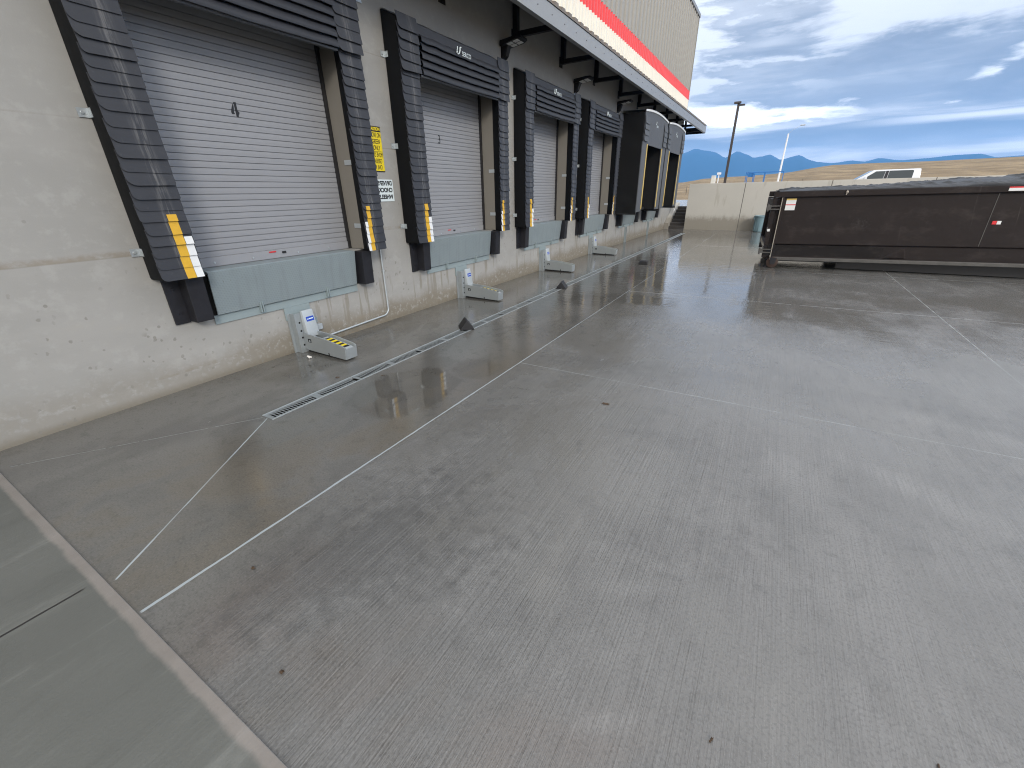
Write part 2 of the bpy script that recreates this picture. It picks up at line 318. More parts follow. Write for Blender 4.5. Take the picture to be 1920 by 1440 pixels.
def vinyl_material():
    """black dock-seal fabric, chalky vertical rubbing where trailers touch it"""
    m, t, b = mat('black_seal_vinyl'); co = obco(t); x, y, z = t.sep(co)
    n1 = t.noise(co, 3, 5, 0.6); n3 = t.noise(co, 30, 4, 0.65)
    c = t.mix(n1, (0.020, 0.0215, 0.027), (0.037, 0.0395, 0.048))
    rub = t.noise(t.comb(t.mul(y, 45), t.mul(z, 3.0), 0.0), 1.0, 5, 0.7, 0.3)
    ay = t.sub(t.m('ABSOLUTE', y), 1.22)
    bandm = t.ss(t.m('ABSOLUTE', t.sub(ay, t.mul(t.sub(n1, 0.5), 0.06))), 0.075, 0.01)
    k = t.mul(t.mul(t.ss(rub, 0.42, 0.66), bandm), t.ss(x, 0.27, 0.30))
    c = t.mix(t.mul(k, 0.42), c, (0.24, 0.235, 0.23))
    c = t.mix(t.mul(t.ss(n3, 0.60, 0.80), 0.10), c, (0.22, 0.22, 0.22))
    setp(t, b, col=c, rough=t.lerp(n1, 0.42, 0.60), nrm=t.bump(t.add(t.mul(n3, 0.4), t.noise(t.map(co, (1, 1, 1)), 7, 3, 0.5)), 0.25, 0.012), spec=0.45)
    return m

def steel_green():
    m, t, b = mat('grey_green_steel_plate'); co = obco(t); x, y, z = t.sep(co)
    n1 = t.noise(co, 2.5, 5, 0.6); st = t.noise(t.comb(t.mul(y, 9), t.mul(z, 0.8), 0.0), 1.0, 5, 0.6)
    c = t.mix(n1, (0.235, 0.282, 0.300), (0.315, 0.368, 0.388))
    c = t.mix(t.mul(t.ss(st, 0.50, 0.68), 0.26), c, (0.17, 0.185, 0.19))
    c = t.mix(t.mul(t.ss(t.noise(co, 40, 4, 0.7), 0.66, 0.72), 0.7), c, (0.09, 0.055, 0.035))
    # raised tread pattern
    u = t.mul(t.add(y, z), 150); v = t.mul(t.sub(y, z), 150)
    tr = t.m('MAXIMUM', t.mul(t.m('SINE', u), t.m('COSINE', t.mul(v, 0.5))), 0.0)
    c = t.mix(t.mul(tr, 0.40), c, (0.20, 0.235, 0.24))
    setp(t, b, col=c, rough=0.42, metal=0.25, nrm=t.bump(tr, 0.25, 0.004))
    return m

def dumpster_paint():
    m, t, b = mat('scuffed_black_dumpster_paint'); co = obco(t); x, y, z = t.sep(co)
    n1 = t.noise(co, 1.4, 5, 0.6); n2 = t.noise(co, 18, 5, 0.7)
    c = t.mix(n1, (0.013, 0.0095, 0.0092), (0.023, 0.017, 0.016))
    sl = t.add(x, t.mul(z, 0.12))
    sc = t.noise(t.comb(t.mul(sl, 7), t.mul(z, 0.35), 0.0), 1.0, 6, 0.75)
    c = t.mix(t.mul(t.ss(sc, 0.60, 0.78), t.mul(t.ss(x, 1.2, 4.0), 0.32)), c, (0.20, 0.185, 0.175))
    c = t.mix(t.mul(t.ss(n2, 0.66, 0.78), 0.30), c, (0.14, 0.115, 0.10))
    wt_ = t.add(z, t.mul(t.sub(t.noise(t.comb(x, 0, 0), 1.6, 4), 0.5), 0.5))
    wet = t.mul(t.mul(t.ss(wt_, 0.60, 0.56), t.ss(x, 2.6, 2.2)), t.band(z, 0.30, 0.585, 0.01))
    c = t.mix(t.mul(wet, 0.75), c, (0.008, 0.007, 0.007))
    patch = t.mul(t.ss(t.m('ABSOLUTE', t.sub(x, 1.75)), 0.28, 0.02), t.ss(t.m('ABSOLUTE', t.sub(z, 1.08)), 0.2, 0.02))
    c = t.mix(t.mul(t.mul(patch, t.ss(n2, 0.45, 0.65)), 0.12), c, (0.17, 0.18, 0.18))
    c = t.mix(t.mul(t.ss(t.noise(t.map(co, (0.8, 1, 1.4)), 2.0, 6, 0.7), 0.50, 0.72), 0.22), c, (0.10, 0.085, 0.078))
    r = t.lerp(wet, t.lerp(n1, 0.48, 0.66), 0.16); b.inputs['Specular IOR Level'].default_value = 0.20
    setp(t, b, col=c, rough=r, nrm=t.bump(t.add(t.noise(co, 2.2, 3), t.mul(n2, 0.06)), 0.30, 0.05))
    return m

def hill_material():
    m, t, b = mat('dry_grass_hillside'); co = obco(t); x, y, z = t.sep(co)
    n1 = t.noise(t.map(co, (0.05, 0.035, 1.6)), 1.0, 6, 0.62, 0.6); n2 = t.noise(t.map(co, (0.22, 0.13, 2.2)), 1.0, 5, 0.7); n3 = t.noise(t.map(co, (2.5, 1.2, 3)), 1.0, 4, 0.7)
    c = t.mix(n1, (0.115, 0.080, 0.044), (0.31, 0.230, 0.132))
    c = t.mix(t.mul(t.ss(n2, 0.45, 0.68), 0.6), c, (0.42, 0.325, 0.195))
    c = t.mix(t.mul(t.ss(n2, 0.47, 0.30), 0.6), c, (0.095, 0.075, 0.042))
    c = t.mix(t.mul(n3, 0.4), c, (0.15, 0.10, 0.045))
    setp(t, b, col=c, rough=0.95, nrm=t.bump(t.add(n2, n3), 0.6, 0.6))
    return m

M = {}
M['ground'] = ground_material(); M['pave'] = pavement_material(); M['wall'] = wall_material(); M['rwall'] = retaining_material()
M['vinyl'] = vinyl_material(); M['plate'] = steel_green(); M['dump'] = dumpster_paint(); M['hill'] = hill_material()
M['sidevinyl'] = simple('seal_side_fabric', (0.0055, 0.006, 0.007), 0.7, var=0.3, scale=2, bump=0.4, bscale=5, spec=0.18)
M['shelter'] = simple('shelter_side_curtain', (0.0075, 0.0075, 0.0078), 0.5, var=0.3, scale=2, bump=0.7, bscale=3.5, spec=0.25)
M['headgrey'] = simple('weathered_grey_curtain', (0.080, 0.086, 0.096), 0.6, var=0.3, scale=4, bump=0.3, bscale=14)
M['rubber'] = simple('black_rubber', (0.011, 0.011, 0.013), 0.62, var=0.4, scale=14, bump=0.3, bscale=50)
M['bumper'] = simple('dark_bumper_steel', (0.016, 0.016, 0.020), 0.5, var=0.5, scale=9, bump=0.2, bscale=40, spec=0.35)
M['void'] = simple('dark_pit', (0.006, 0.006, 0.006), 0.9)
M['strip'] = simple('grey_green_painted_steel', (0.255, 0.310, 0.325), 0.5, var=0.2, scale=5, bump=0.1)
M['galv'] = simple('galvanised_steel', (0.50, 0.54, 0.56), 0.38, metal=0.55, var=0.22, scale=12)
M['grate'] = simple('dull_grate_steel', (0.30, 0.33, 0.345), 0.42, metal=0.45, var=0.3, scale=12)
M['rest'] = simple('grey_restraint_steel', (0.33, 0.36, 0.375), 0.36, metal=0.35, var=0.2, scale=7)
M['restlight'] = simple('pale_restraint_cover', (0.43, 0.47, 0.495), 0.36, metal=0.2, var=0.12, scale=9)
M['black'] = simple('black_paint', (0.014, 0.013, 0.014), 0.5, var=0.3)
M['beam'] = simple('black_bracket_steel', (0.006, 0.005, 0.0055), 0.5, var=0.3, spec=0.25)
M['yellow'] = simple('worn_yellow_tape', (0.62, 0.36, 0.02), 0.5, var=0.25, scale=16)
M['yellow2'] = simple('yellow_guide_strip', (0.62, 0.45, 0.13), 0.6, var=0.3, scale=8)
M['white'] = simple('white_tape', (0.70, 0.72, 0.73), 0.5, var=0.10, scale=12)
M['signyellow'] = simple('yellow_sign_face', (0.80, 0.62, 0.02), 0.35, var=0.05)
M['signwhite'] = simple('white_sign_face', (0.70, 0.78, 0.80), 0.35, var=0.05)
M['ink'] = simple('black_ink', (0.012, 0.012, 0.014), 0.5, var=0.1)
M['blue'] = simple('blue_sticker', (0.015, 0.06, 0.42), 0.35, var=0.1)
M['red'] = simple('red_plastic', (0.62, 0.025, 0.03), 0.4, var=0.15)
M['tan'] = simple('tan_door_frame_paint', (0.205, 0.190, 0.165), 0.55, var=0.12, scale=3)
def panel(name, col):
    m, t, b = mat(name); co = obco(t); x, y, z = t.sep(co)
    sheet = t.noise(t.comb(t.m('FLOOR', t.mul(y, 1.0)), 0.0, 3.0), 5.0, 1); run = t.noise(t.comb(t.mul(y, 7), t.mul(z, 0.25), 0.0), 1.0, 5, 0.65); n = t.noise(co, 0.7, 4)
    c = t.mix(t.mul(sheet, 0.35), col, tuple(v * 0.80 for v in col)); c = t.mix(t.mul(t.ss(run, 0.50, 0.72), 0.28), c, tuple(v * 0.68 for v in col))
    c = t.mix(t.mul(t.ss(t.m('ABSOLUTE', t.sub(t.m('FRACT', t.mul(y, 1.0)), 0.5)), 0.488, 0.496), 0.5), c, tuple(v * 0.45 for v in col))
    setp(t, b, col=c, rough=t.lerp(n, 0.32, 0.46), nrm=t.bump(t.noise(t.map(co, (1, 0.5, 0.5)), 1.6, 3), 0.15, 0.05)); return m
M['tancream'] = panel('cream_wall_panel', (0.82, 0.795, 0.72))
M['redband'] = panel('red_wall_panel', (0.82, 0.08, 0.092))
M['greypan'] = panel('grey_tan_wall_panel', (0.325, 0.312, 0.282))
M['trim'] = simple('grey_trim_metal', (0.22, 0.23, 0.24), 0.42, metal=0.2, var=0.1, scale=3)
M['fascia'] = simple('grey_fascia_steel', (0.29, 0.30, 0.31), 0.40, metal=0.25, var=0.12, scale=2)
M['deck'] = simple('brown_canopy_deck', (0.16, 0.135, 0.115), 0.5, var=0.2)
M['soffit'] = simple('grey_soffit', (0.16, 0.16, 0.155), 0.7, var=0.15)
M['rust'] = simple('rusty_steel', (0.040, 0.022, 0.016), 0.75, var=0.5, scale=14, bump=0.4)
M['railgrey'] = simple('worn_grey_rail', (0.085, 0.082, 0.078), 0.5, metal=0.2, var=0.5, scale=5)
M['tarp'] = simple('wrinkled_black_tarp', (0.006, 0.006, 0.0065), 0.42, var=0.5, scale=3, bump=1.0, bscale=12, spec=0.16)
M['edge'] = simple('bare_steel_edge', (0.33, 0.30, 0.26), 0.5, metal=0.4, var=0.3)
M['can'] = simple('blue_grey_plastic', (0.16, 0.25, 0.29), 0.45, var=0.15)
M['truck'] = simple('silver_white_truck_paint', (0.66, 0.68, 0.72), 0.22, metal=0.15, var=0.04)
M['glass'] = simple('dark_truck_glass', (0.035, 0.045, 0.05), 0.06, var=0.2)
M['wshield'] = simple('windshield_glass', (0.17, 0.22, 0.24), 0.06, var=0.1)
M['tyre'] = simple('tyre_rubber', (0.02, 0.02, 0.02), 0.8)
M['polebrown'] = simple('dark_bronze_pole', (0.045, 0.036, 0.034), 0.5, var=0.2)
M['polewhite'] = simple('white_pole_paint', (0.78, 0.79, 0.80), 0.4, var=0.05)
M['liftblue'] = simple('blue_lift_paint', (0.02, 0.16, 0.45), 0.4, var=0.1)
M['stair'] = simple('dark_wet_stair_concrete', (0.040, 0.035, 0.032), 0.5, var=0.3, scale=5)
M['nosing'] = simple('stair_nosing', (0.16, 0.15, 0.14), 0.5, var=0.2)
M['terrace'] = simple('wet_upper_concrete', (0.24, 0.25, 0.26), 0.25, var=0.2, scale=1.5)
M['mount'] = simple('haze_tinted_forest_rock', (0.022, 0.062, 0.110), 0.95, var=0.25, scale=0.004)  # forest tone with the blue of distant haze mixed into the base colour
M['leaf'] = simple('brown_leaf', (0.06, 0.035, 0.018), 0.7, var=0.4, scale=30)
M['paper'] = simple('white_litter', (0.70, 0.68, 0.66), 0.8, var=0.1)
M['lens'] = simple('led_lens', (0.75, 0.76, 0.74), 0.25, var=0.05)

def door_material():
    m, t, b = mat('grey_roll_up_door_paint'); co = obco(t); x, y, z = t.sep(co)
    n = t.noise(t.map(co, (1, 0.6, 3)), 3, 5, 0.6); f = t.noise(t.map(co, (1, 40, 6)), 3, 4, 0.7)
    c = t.mix(n, (0.265, 0.272, 0.292), (0.315, 0.322, 0.343)); c = t.mix(t.mul(f, 0.2), c, (0.24, 0.245, 0.27))
    setp(t, b, col=c, rough=0.45, nrm=t.bump(f, 0.05, 0.004)); return m
M['door'] = door_material()


# ------------------------------------------------------------------ mesh helpers
class MB:
    def __init__(s): s.v = []; s.f = []
    def add(s, vs, fs):
        o = len(s.v); s.v += [tuple(p) for p in vs]; s.f += [tuple(i + o for i in f) for f in fs]; return s
    def box(s, x0, x1, y0, y1, z0, z1):
        return s.add([(x, y, z) for x in (x0, x1) for y in (y0, y1) for z in (z0, z1)],
                     [(0, 1, 3, 2), (4, 6, 7, 5), (0, 4, 5, 1), (2, 3, 7, 6), (0, 2, 6, 4), (1, 5, 7, 3)])
    def hexa(s, p):   # eight points: bottom ring 0-3, top ring 4-7
        return s.add(p, [(3, 2, 1, 0), (4, 5, 6, 7), (0, 1, 5, 4), (1, 2, 6, 5), (2, 3, 7, 6), (3, 0, 4, 7)])
    def prism(s, a, b):   # two outlines of the same length, joined
        n = len(a); return s.add(list(a) + list(b), [tuple(range(n))[::-1], tuple(range(n, 2 * n))] + [(i, (i + 1) % n, n + (i + 1) % n, n + i) for i in range(n)])
    def quad(s, *p): return s.add(p, [tuple(range(len(p)))])
    def tube(s, path, r, seg=10, r1=None):
        path = [Vector(p) for p in path]; n = len(path); rings = []
        d0 = (path[1] - path[0]).normalized(); ref = Vector((0, 0, 1)) if abs(d0.z) < 0.9 else Vector((0, 1, 0))
        u = d0.cross(ref).normalized()
        vs = []
        for i, p in enumerate(path):
            d = ((path[i] - path[i - 1]).normalized() if i else d0)
            if 0 < i < n - 1: d = (d + (path[i + 1] - path[i]).normalized()).normalized()
            u = (u - d * u.dot(d)).normalized(); w_ = d.cross(u)
            rr = r if r1 is None else r + (r1 - r) * i / (n - 1)
            vs += [p + (u * math.cos(a) + w_ * math.sin(a)) * rr for a in [2 * math.pi * k / seg for k in range(seg)]]
        fs = [(i * seg + k, i * seg + (k + 1) % seg, (i + 1) * seg + (k + 1) % seg, (i + 1) * seg + k) for i in range(n - 1) for k in range(seg)]
        fs += [tuple(range(seg))[::-1], tuple((n - 1) * seg + k for k in range(seg))]
        return s.add(vs, fs)
    def lathe(s, prof, seg=20, c=(0, 0, 0), axis='z'):
        vs = []
        for r, h in prof:
            for k in range(seg):
                a = 2 * math.pi * k / seg; p = (r * math.cos(a), r * math.sin(a), h)
                if axis == 'y': p = (p[0], p[2], p[1])
                if axis == 'x': p = (p[2], p[0], p[1])
                vs.append((p[0] + c[0], p[1] + c[1], p[2] + c[2]))
        n = len(prof); fs = [(i * seg + k, i * seg + (k + 1) % seg, (i + 1) * seg + (k + 1) % seg, (i + 1) * seg + k) for i in range(n - 1) for k in range(seg)]
        fs += [tuple(range(seg))[::-1], tuple((n - 1) * seg + k for k in range(seg))]
        return s.add(vs, fs)
    def build(s, name, m, parent=None, bevel=0.0, smooth=False, loc=None):
        me = bpy.data.meshes.new(name); me.from_pydata(s.v, [], s.f)
        bm = bmesh.new(); bm.from_mesh(me)
        bmesh.ops.recalc_face_normals(bm, faces=bm.faces)
        if bevel:
            es = [e for e in bm.edges if len(e.link_faces) == 2 and e.calc_face_angle(0) > 0.5]
            bmesh.ops.bevel(bm, geom=es, offset=bevel, segments=2, affect='EDGES', profile=0.6, clamp_overlap=True)
        bm.to_mesh(me); bm.free()
        me.materials.append(M[m])
        if smooth:
            for p in me.polygons: p.use_smooth = True
            me.set_sharp_from_angle(angle=R(40))
        o = bpy.data.objects.new(name, me); COL.objects.link(o)
        if parent is not None: o.parent = parent
        if loc: o.location = loc
        return o

def thing(name, label, cat, loc=(0, 0, 0), group=None, rz=0.0):
    o = bpy.data.objects.new(name, None); COL.objects.link(o); o.location = loc; o.rotation_euler = (0, 0, rz)
    o.empty_display_size = 0.2
    return tag(o, label, cat, group)
def tag(o, label, cat, group=None):
    o['label'] = label; o['category'] = cat
    if group: o['group'] = group
    return o
def struct(o): o['kind'] = 'structure'; return o
def copy_tree(o, parent=None):
    c = o.copy(); COL.objects.link(c)
    if parent is not None: c.parent = parent
    for ch in list(o.children): copy_tree(ch, c)
    return c

def text(s, size, x, yc, zc, name, m, parent, mirror=False, squeeze=1.0, bold=0.0, align='CENTER'):
    """lettering lying on a plane that faces +X, centred on (yc, zc)"""
    cu = bpy.data.curves.new('lettering', 'FONT'); cu.body = s; cu.size = size; cu.align_x = align; cu.align_y = 'CENTER'; cu.offset = bold; cu.extrude = 0.0012
    ob = bpy.data.objects.new('lettering', cu); COL.objects.link(ob)
    bpy.context.view_layer.update()
    me = bpy.data.meshes.new_from_object(ob.evaluated_get(bpy.context.evaluated_depsgraph_get()))
    bpy.data.objects.remove(ob)
    k = -1 if mirror else 1
    me.transform(Matrix(((0, 0, 1, x), (k * squeeze, 0, 0, yc), (0, 1, 0, zc), (0, 0, 0, 1))))
    if mirror: me.flip_normals()
    me.name = name; me.materials.clear(); me.materials.append(M[m])
    o = bpy.data.objects.new(name, me); COL.objects.link(o); o.parent = parent
    return o

# ------------------------------------------------------------------ ground
DX0, DX1, DY0, DY1 = 1.335, 1.505, 1.80, 22.72
g = MB()
xs = [-0.05, DX0, DX1, 30.0]; ys = [-0.0, DY0, DY1, 26.0]
for i in range(3):
    for j in range(3):
        if i == 1 and j == 1: continue
        a, b_ = xs[i], xs[i + 1]; c_, d_ = ys[j], ys[j + 1]
        g.quad((a, c_, 0), (b_, c_, 0), (b_, d_, 0), (a, d_, 0))
struct(g.build('yard_ground', 'ground'))
g = MB(); p = [(-0.05, -12), (30, -12), (30, 0.265), (-0.05, 0.265)]; q = [(-0.05, -12), (30, -12), (30, 0.278), (-0.05, 0.278)]
g.prism([(a, b_, -0.05) for a, b_ in q], [(a, b_, 0.010) for a, b_ in p])
struct(g.build('pavement', 'pave', bevel=0.003))
# one sheet carrying everything out to the horizon, below the yard and rising behind it
def lerp(a, b, t): return a + (b - a) * t
CREST = [(-2.0, .006), (-.6, .010), (-.22, .012), (-.135, .0135), (-.11, .0185), (-.06, .0208), (-.0147, .0222), (.039, .0250), (.07, .0305), (.10, .0350), (.16, .0362), (.2435, .0360), (.35, .0378), (.6, .043), (2.0, .05)]
def crest(k):
    k = max(-2, min(2, k))
    for (a, e), (b_, f) in zip(CREST, CREST[1:]):
        if k <= b_: return lerp(e, f, (k - a) / (b_ - a))
    return CREST[-1][1]
def sstep(a, b, x): t_ = max(0, min(1, (x - a) / (b - a))); return t_ * t_ * (3 - 2 * t_)
gm = MB(); rows = []
yv = [46, 50, 56, 63, 72, 82, 94, 108, 122, 136, 148, 158, 170, 190, 230, 300, 420, 700, 1200, 2200, 4200]
NX = 121
for y_ in yv:
    row = []
    for i in range(NX):
        s_ = (i - NX // 2) / (NX // 2); k = math.copysign(abs(s_) ** 1.7, s_) * 2.2; x_ = k * y_ + 0
        hc = 1.9 + 150 * crest(k)
        z_ = lerp(1.05, hc, sstep(46, 150, y_)) if y_ <= 150 else lerp(hc, -6, sstep(150, 420, y_))
        z_ += mnoise.noise((x_ * 0.05, y_ * 0.05, 0.3)) * 0.22 * sstep(50, 110, y_) + mnoise.noise((x_ * 0.3, y_ * 0.3, 4.3)) * 0.05 * sstep(50, 90, y_)
        row.append((x_, y_, z_))
    rows.append(row)
vs = [p for r in rows for p in r]
fs = [(j * NX + i, j * NX + i + 1, (j + 1) * NX + i + 1, (j + 1) * NX + i) for j in range(len(yv) - 1) for i in range(NX - 1)]
gm.add(vs, fs); struct(gm.build('hill', 'hill', smooth=True))
g = MB()
g.quad((-400, 27.2, 1.05), (0.2, 27.2, 1.05), (0.2, 46, 1.05), (-400, 46, 1.05)); g.quad((0.2, 27.2, 1.05), (400, 27.2, 1.05), (400, 46, 1.05), (0.2, 46, 1.05))
g.quad((1.0, 25.2, 1.05), (400, 25.2, 1.05), (400, 27.2, 1.05), (1.0, 27.2, 1.05))
struct(g.build('upper_ground', 'terrace'))
g = MB()
g.quad((-3000, -3000, -0.6), (3000, -3000, -0.6), (3000, 46, -0.6), (-3000, 46, -0.6))
struct(g.build('terrain', 'hill'))
# mountains: a range with real depth a few kilometres off
PK = [(-40, .05), (-25, .060), (-16, .058), (-10.7, .0655), (-9.4, .0735), (-8.3, .069), (-7.4, .066), (-6.2, .0555), (-5.1, .0660), (-4.2, .060), (-3.4, .053), (-2.7, .0545), (-1.97, .0575), (-.9, .0485), (.75, .055), (1.7, .047), (2.5, .043), (3.8, .0405), (5.3, .0425), (6.3, .040), (7.3, .044), (9, .0395), (10.8, .0410), (12.5, .0425), (14.1, .0430), (15.2, .0375), (20, .042), (30, .04), (45, .045)]
def peak(a):
    a = max(-40, min(45, a))
    for (p_, e), (q_, f) in zip(PK, PK[1:]):
        if a <= q_: return lerp(e, f, sstep(p_, q_, a) * 0.6 + 0.4 * (a - p_) / (q_ - p_))
    return PK[-1][1]
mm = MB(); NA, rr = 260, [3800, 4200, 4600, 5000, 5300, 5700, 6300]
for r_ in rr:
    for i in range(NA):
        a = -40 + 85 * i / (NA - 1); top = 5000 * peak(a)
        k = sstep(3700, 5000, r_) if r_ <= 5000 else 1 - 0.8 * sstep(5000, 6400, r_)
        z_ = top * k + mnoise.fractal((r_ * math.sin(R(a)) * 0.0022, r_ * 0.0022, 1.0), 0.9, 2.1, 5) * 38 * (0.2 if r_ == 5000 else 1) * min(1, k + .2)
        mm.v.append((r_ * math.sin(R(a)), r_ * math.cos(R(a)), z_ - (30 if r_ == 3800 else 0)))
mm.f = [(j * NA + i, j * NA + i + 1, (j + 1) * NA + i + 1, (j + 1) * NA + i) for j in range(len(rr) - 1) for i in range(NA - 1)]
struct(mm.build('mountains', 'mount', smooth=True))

# ------------------------------------------------------------------ the warehouse
DOCK = [3.21 + 3.56 * k for k in range(4)] + [17.78, 21.34]      # centres of the six docks along the wall
WALL_TOP, WALL_END = 5.25, 26.62
bld = thing('warehouse_building', 'long concrete warehouse with ribbed metal upper wall and a row of truck docks', 'building', (0, 0, 0))
def wall_part():
    b = MB(); ycut = [-14.0]; holes = []
    for c in DOCK: ycut += [c - 1.19, c + 1.19]; holes.append((c - 1.19, c + 1.19))
    ycut.append(WALL_END); zc = [-0.06, 1.18, 3.72, WALL_TOP]
    for i in range(len(ycut) - 1):
        for j in range(3):
            if i % 2 == 1 and j == 1: continue
            b.quad((0, ycut[i], zc[j]), (0, ycut[i + 1], zc[j]), (0, ycut[i + 1], zc[j + 1]), (0, ycut[i], zc[j + 1]))
    for a, e in holes:
        b.quad((0, a, 3.72), (0, e, 3.72), (-0.32, e, 3.72), (-0.32, a, 3.72)); b.quad((0, a, 1.18), (0, e, 1.18), (-0.32, e, 1.18), (-0.32, a, 1.18))
        b.quad((0, a, 1.18), (0, a, 3.72), (-0.32, a, 3.72), (-0.32, a, 1.18)); b.quad((0, e, 1.18), (0, e, 3.72), (-0.32, e, 3.72), (-0.32, e, 1.18))
    b.quad((0, WALL_END, -0.06), (-30, WALL_END, -0.06), (-30, WALL_END, WALL_TOP), (0, WALL_END, WALL_TOP))
    b.quad((0, -14, -0.06), (-30, -14, -0.06), (-30, -14, 9.4), (0, -14, 9.4)); b.quad((-30, -14, 9.4), (-30, WALL_END, 9.4), (-0.1, WALL_END, 9.4), (-0.1, -14, 9.4)); b.quad((-30, -14, -0.06), (-30, WALL_END, -0.06), (-30, WALL_END, 9.4), (-30, -14, 9.4))
    return b.build('concrete_wall', 'wall', bld)
wall_part()
def ribbed(z0, z1, pitch, name, m, xo, rib=0.028, duty=0.34):
    b = MB(); y = -14.0; prof = []
    while y < WALL_END - pitch:
        w0 = pitch * duty; prof += [(xo, y), (xo, y + pitch - w0), (xo + rib, y + pitch - w0 * 0.78), (xo + rib, y + pitch - w0 * 0.22)]; y += pitch
    prof += [(xo, y), (xo, WALL_END)]
    n = len(prof); b.add([(px_, py_, z0) for px_, py_ in prof] + [(px_, py_, z1) for px_, py_ in prof], [(i, i + 1, n + i + 1, n + i) for i in range(n - 1)])
    # return along the end wall
    prof2 = []; x_ = xo
    while x_ > -29.7: prof2 += [(x_, WALL_END), (x_ - pitch * 0.66, WALL_END), (x_ - pitch * 0.72, WALL_END + rib), (x_ - pitch * 0.94, WALL_END + rib)]; x_ -= pitch
    n = len(prof2); b.add([(px_, py_, z0) for px_, py_ in prof2] + [(px_, py_, z1) for px_, py_ in prof2], [(i, i + 1, n + i + 1, n + i) for i in range(n - 1)])
    return b.build(name, m, bld)
ribbed(5.235, 6.08, 0.2, 'cream_wall_panel', 'tancream', 0.035, 0.042)
ribbed(6.08, 6.455, 0.2, 'red_band', 'redband', 0.036, 0.042)
ribbed(6.455, 9.46, 0.40, 'grey_wall_panel', 'greypan', 0.034, 0.042, 0.22)
b = MB(); b.box(-0.12, 0.10, -14, WALL_END + 0.06, 9.40, 9.54); b.box(-30, -0.12, WALL_END - 0.1, WALL_END + 0.06, 9.41, 9.54); b.build('roof_trim', 'trim', bld, 0.006)
b = MB(); b.box(-0.07, 0.072, WALL_END - 0.03, WALL_END + 0.04, 5.25, 9.40); b.build('corner_trim', 'greypan', bld)
# canopy over the docks
CX, CY1 = 1.02, 27.25
b = MB(); prof = []; y = -14.0
while y < CY1 - 0.3: prof += [(y, 0), (y + 0.13, 0), (y + 0.15, 0.05), (y + 0.28, 0.05)]; y += 0.30
prof.append((CY1, 0)); n = len(prof)
b.add([(0.02, p_, 5.23 + h) for p_, h in prof] + [(CX + 0.02, p_, 4.925 + h) for p_, h in prof], [(i, i + 1, n + i + 1, n + i) for i in range(n - 1)])
b.add([(CX + 0.02, p_, 4.925 + h) for p_, h in prof] + [(CX + 0.02, p_, 4.905 + h * 0) for p_, h in prof], [(i, i + 1, n + i + 1, n + i) for i in range(n - 1)])
canopy = b.build('canopy', 'deck', bld)
b = MB(); b.box(CX - 0.005, CX + 0.006, -14, CY1, 4.62, 4.90); b.box(CX - 0.09, CX - 0.005, -14, CY1, 4.62, 4.635); b.box(CX - 0.09, CX - 0.005, -14, CY1, 4.885, 4.90)
b.build('fascia', 'fascia', canopy)
b = MB(); b.box(0.03, CX - 0.02, CY1 - 0.012, CY1, 4.60, 4.90); b.build('end_beam', 'beam', canopy)
b = MB()
b.lathe([(0.011, 0), (0.008, 0.007)], 6, (CX + 0.006, 0, 4.76), 'x'); sc0 = b.build('fascia_screw', 'bumper', canopy)
for k in range(44):
    o = sc0 if k == 0 else sc0.copy()
    if k: COL.objects.link(o); o.parent = canopy
    o.location = (0, 2.5 + k * 0.55, 0)
b = MB(); b.quad((0.01, -14, 5.20), (CX - 0.01, -14, 4.902), (CX - 0.01, CY1 - 0.02, 4.902), (0.01, CY1 - 0.02, 5.20)); b.build('soffit', 'soffit', canopy)
def bracket():
    b = MB(); b.box(0.012, 0.112, -0.05, 0.05, 4.66, 5.185); b.box(0.112, CX - 0.09, -0.045, 0.045, 4.665, 4.755); b.box(CX - 0.20, CX - 0.095, -0.043, 0.043, 4.755, 4.90)
    b.box(0.0, 0.012, -0.085, 0.085, 4.60, 4.80)
    return b.build('bracket', 'beam', canopy, 0.004)
br0 = bracket()
for k in range(-4, 9):
    o = br0 if k == -4 else br0.copy()
    if k != -4: COL.objects.link(o)
    o.parent = canopy; o.location = (0, 8.95 + 2.23 * k, 0)
# dock doors
def dock_door():
    b = MB(); pr_ = []; z = 1.285; x0 = -0.20
    while z < 3.72: pr_ += [(x0, z + 0.0035), (x0 + 0.0015, z + 0.031), (x0 + 0.001, z + 0.0595), (x0 - 0.010, z + 0.0605), (x0 - 0.010, z + 0.0635)]; z += 0.0645
    n = len(pr_); b.add([(a, -1.19, c) for a, c in pr_] + [(a, 1.19, c) for a, c in pr_], [(i, i + 1, n + i + 1, n + i) for i in range(n - 1)])
    d = b.build('dock_door', 'door', bld)
    b = MB(); b.box(-0.215, -0.188, -1.185, 1.185, 1.185, 1.286); b.build('bottom_bar', 'door', d, 0.004)
    for s in (-1, 1):
        b = MB(); b.box(-0.24, -0.165, *sorted((s * 1.188, s * 1.135)), 1.186, 3.715); b.build('door_guide', 'black', d, 0.004)
        b = MB(); b.box(-0.163, 0.105, *sorted((s * 1.188, s * 1.172)), 1.186, 3.56); b.build('door_frame', 'tan', d, 0.003)
    for q in (-0.72, -0.28, 0.32, 0.80): b = MB(); b.lathe([(0.013, 0), (0.010, 0.008)], 8, (-0.188, q, 1.225), 'x'); b.build('bolt', 'galv', d)
    b = MB(); b.box(-0.1875, -0.182, -0.07, 0.02, 1.257, 1.272); b.build('handle', 'red', d)
    b = MB(); b.box(-0.1875, -0.178, 0.10, 0.15, 1.235, 1.260); b.build('latch', 'black', d)
    return d
d0 = dock_door(); doors = [d0]
for k in range(1, 6): doors.append(copy_tree(d0, bld))
for k, c in enumerate(DOCK): doors[k].location = (0, c, 0)
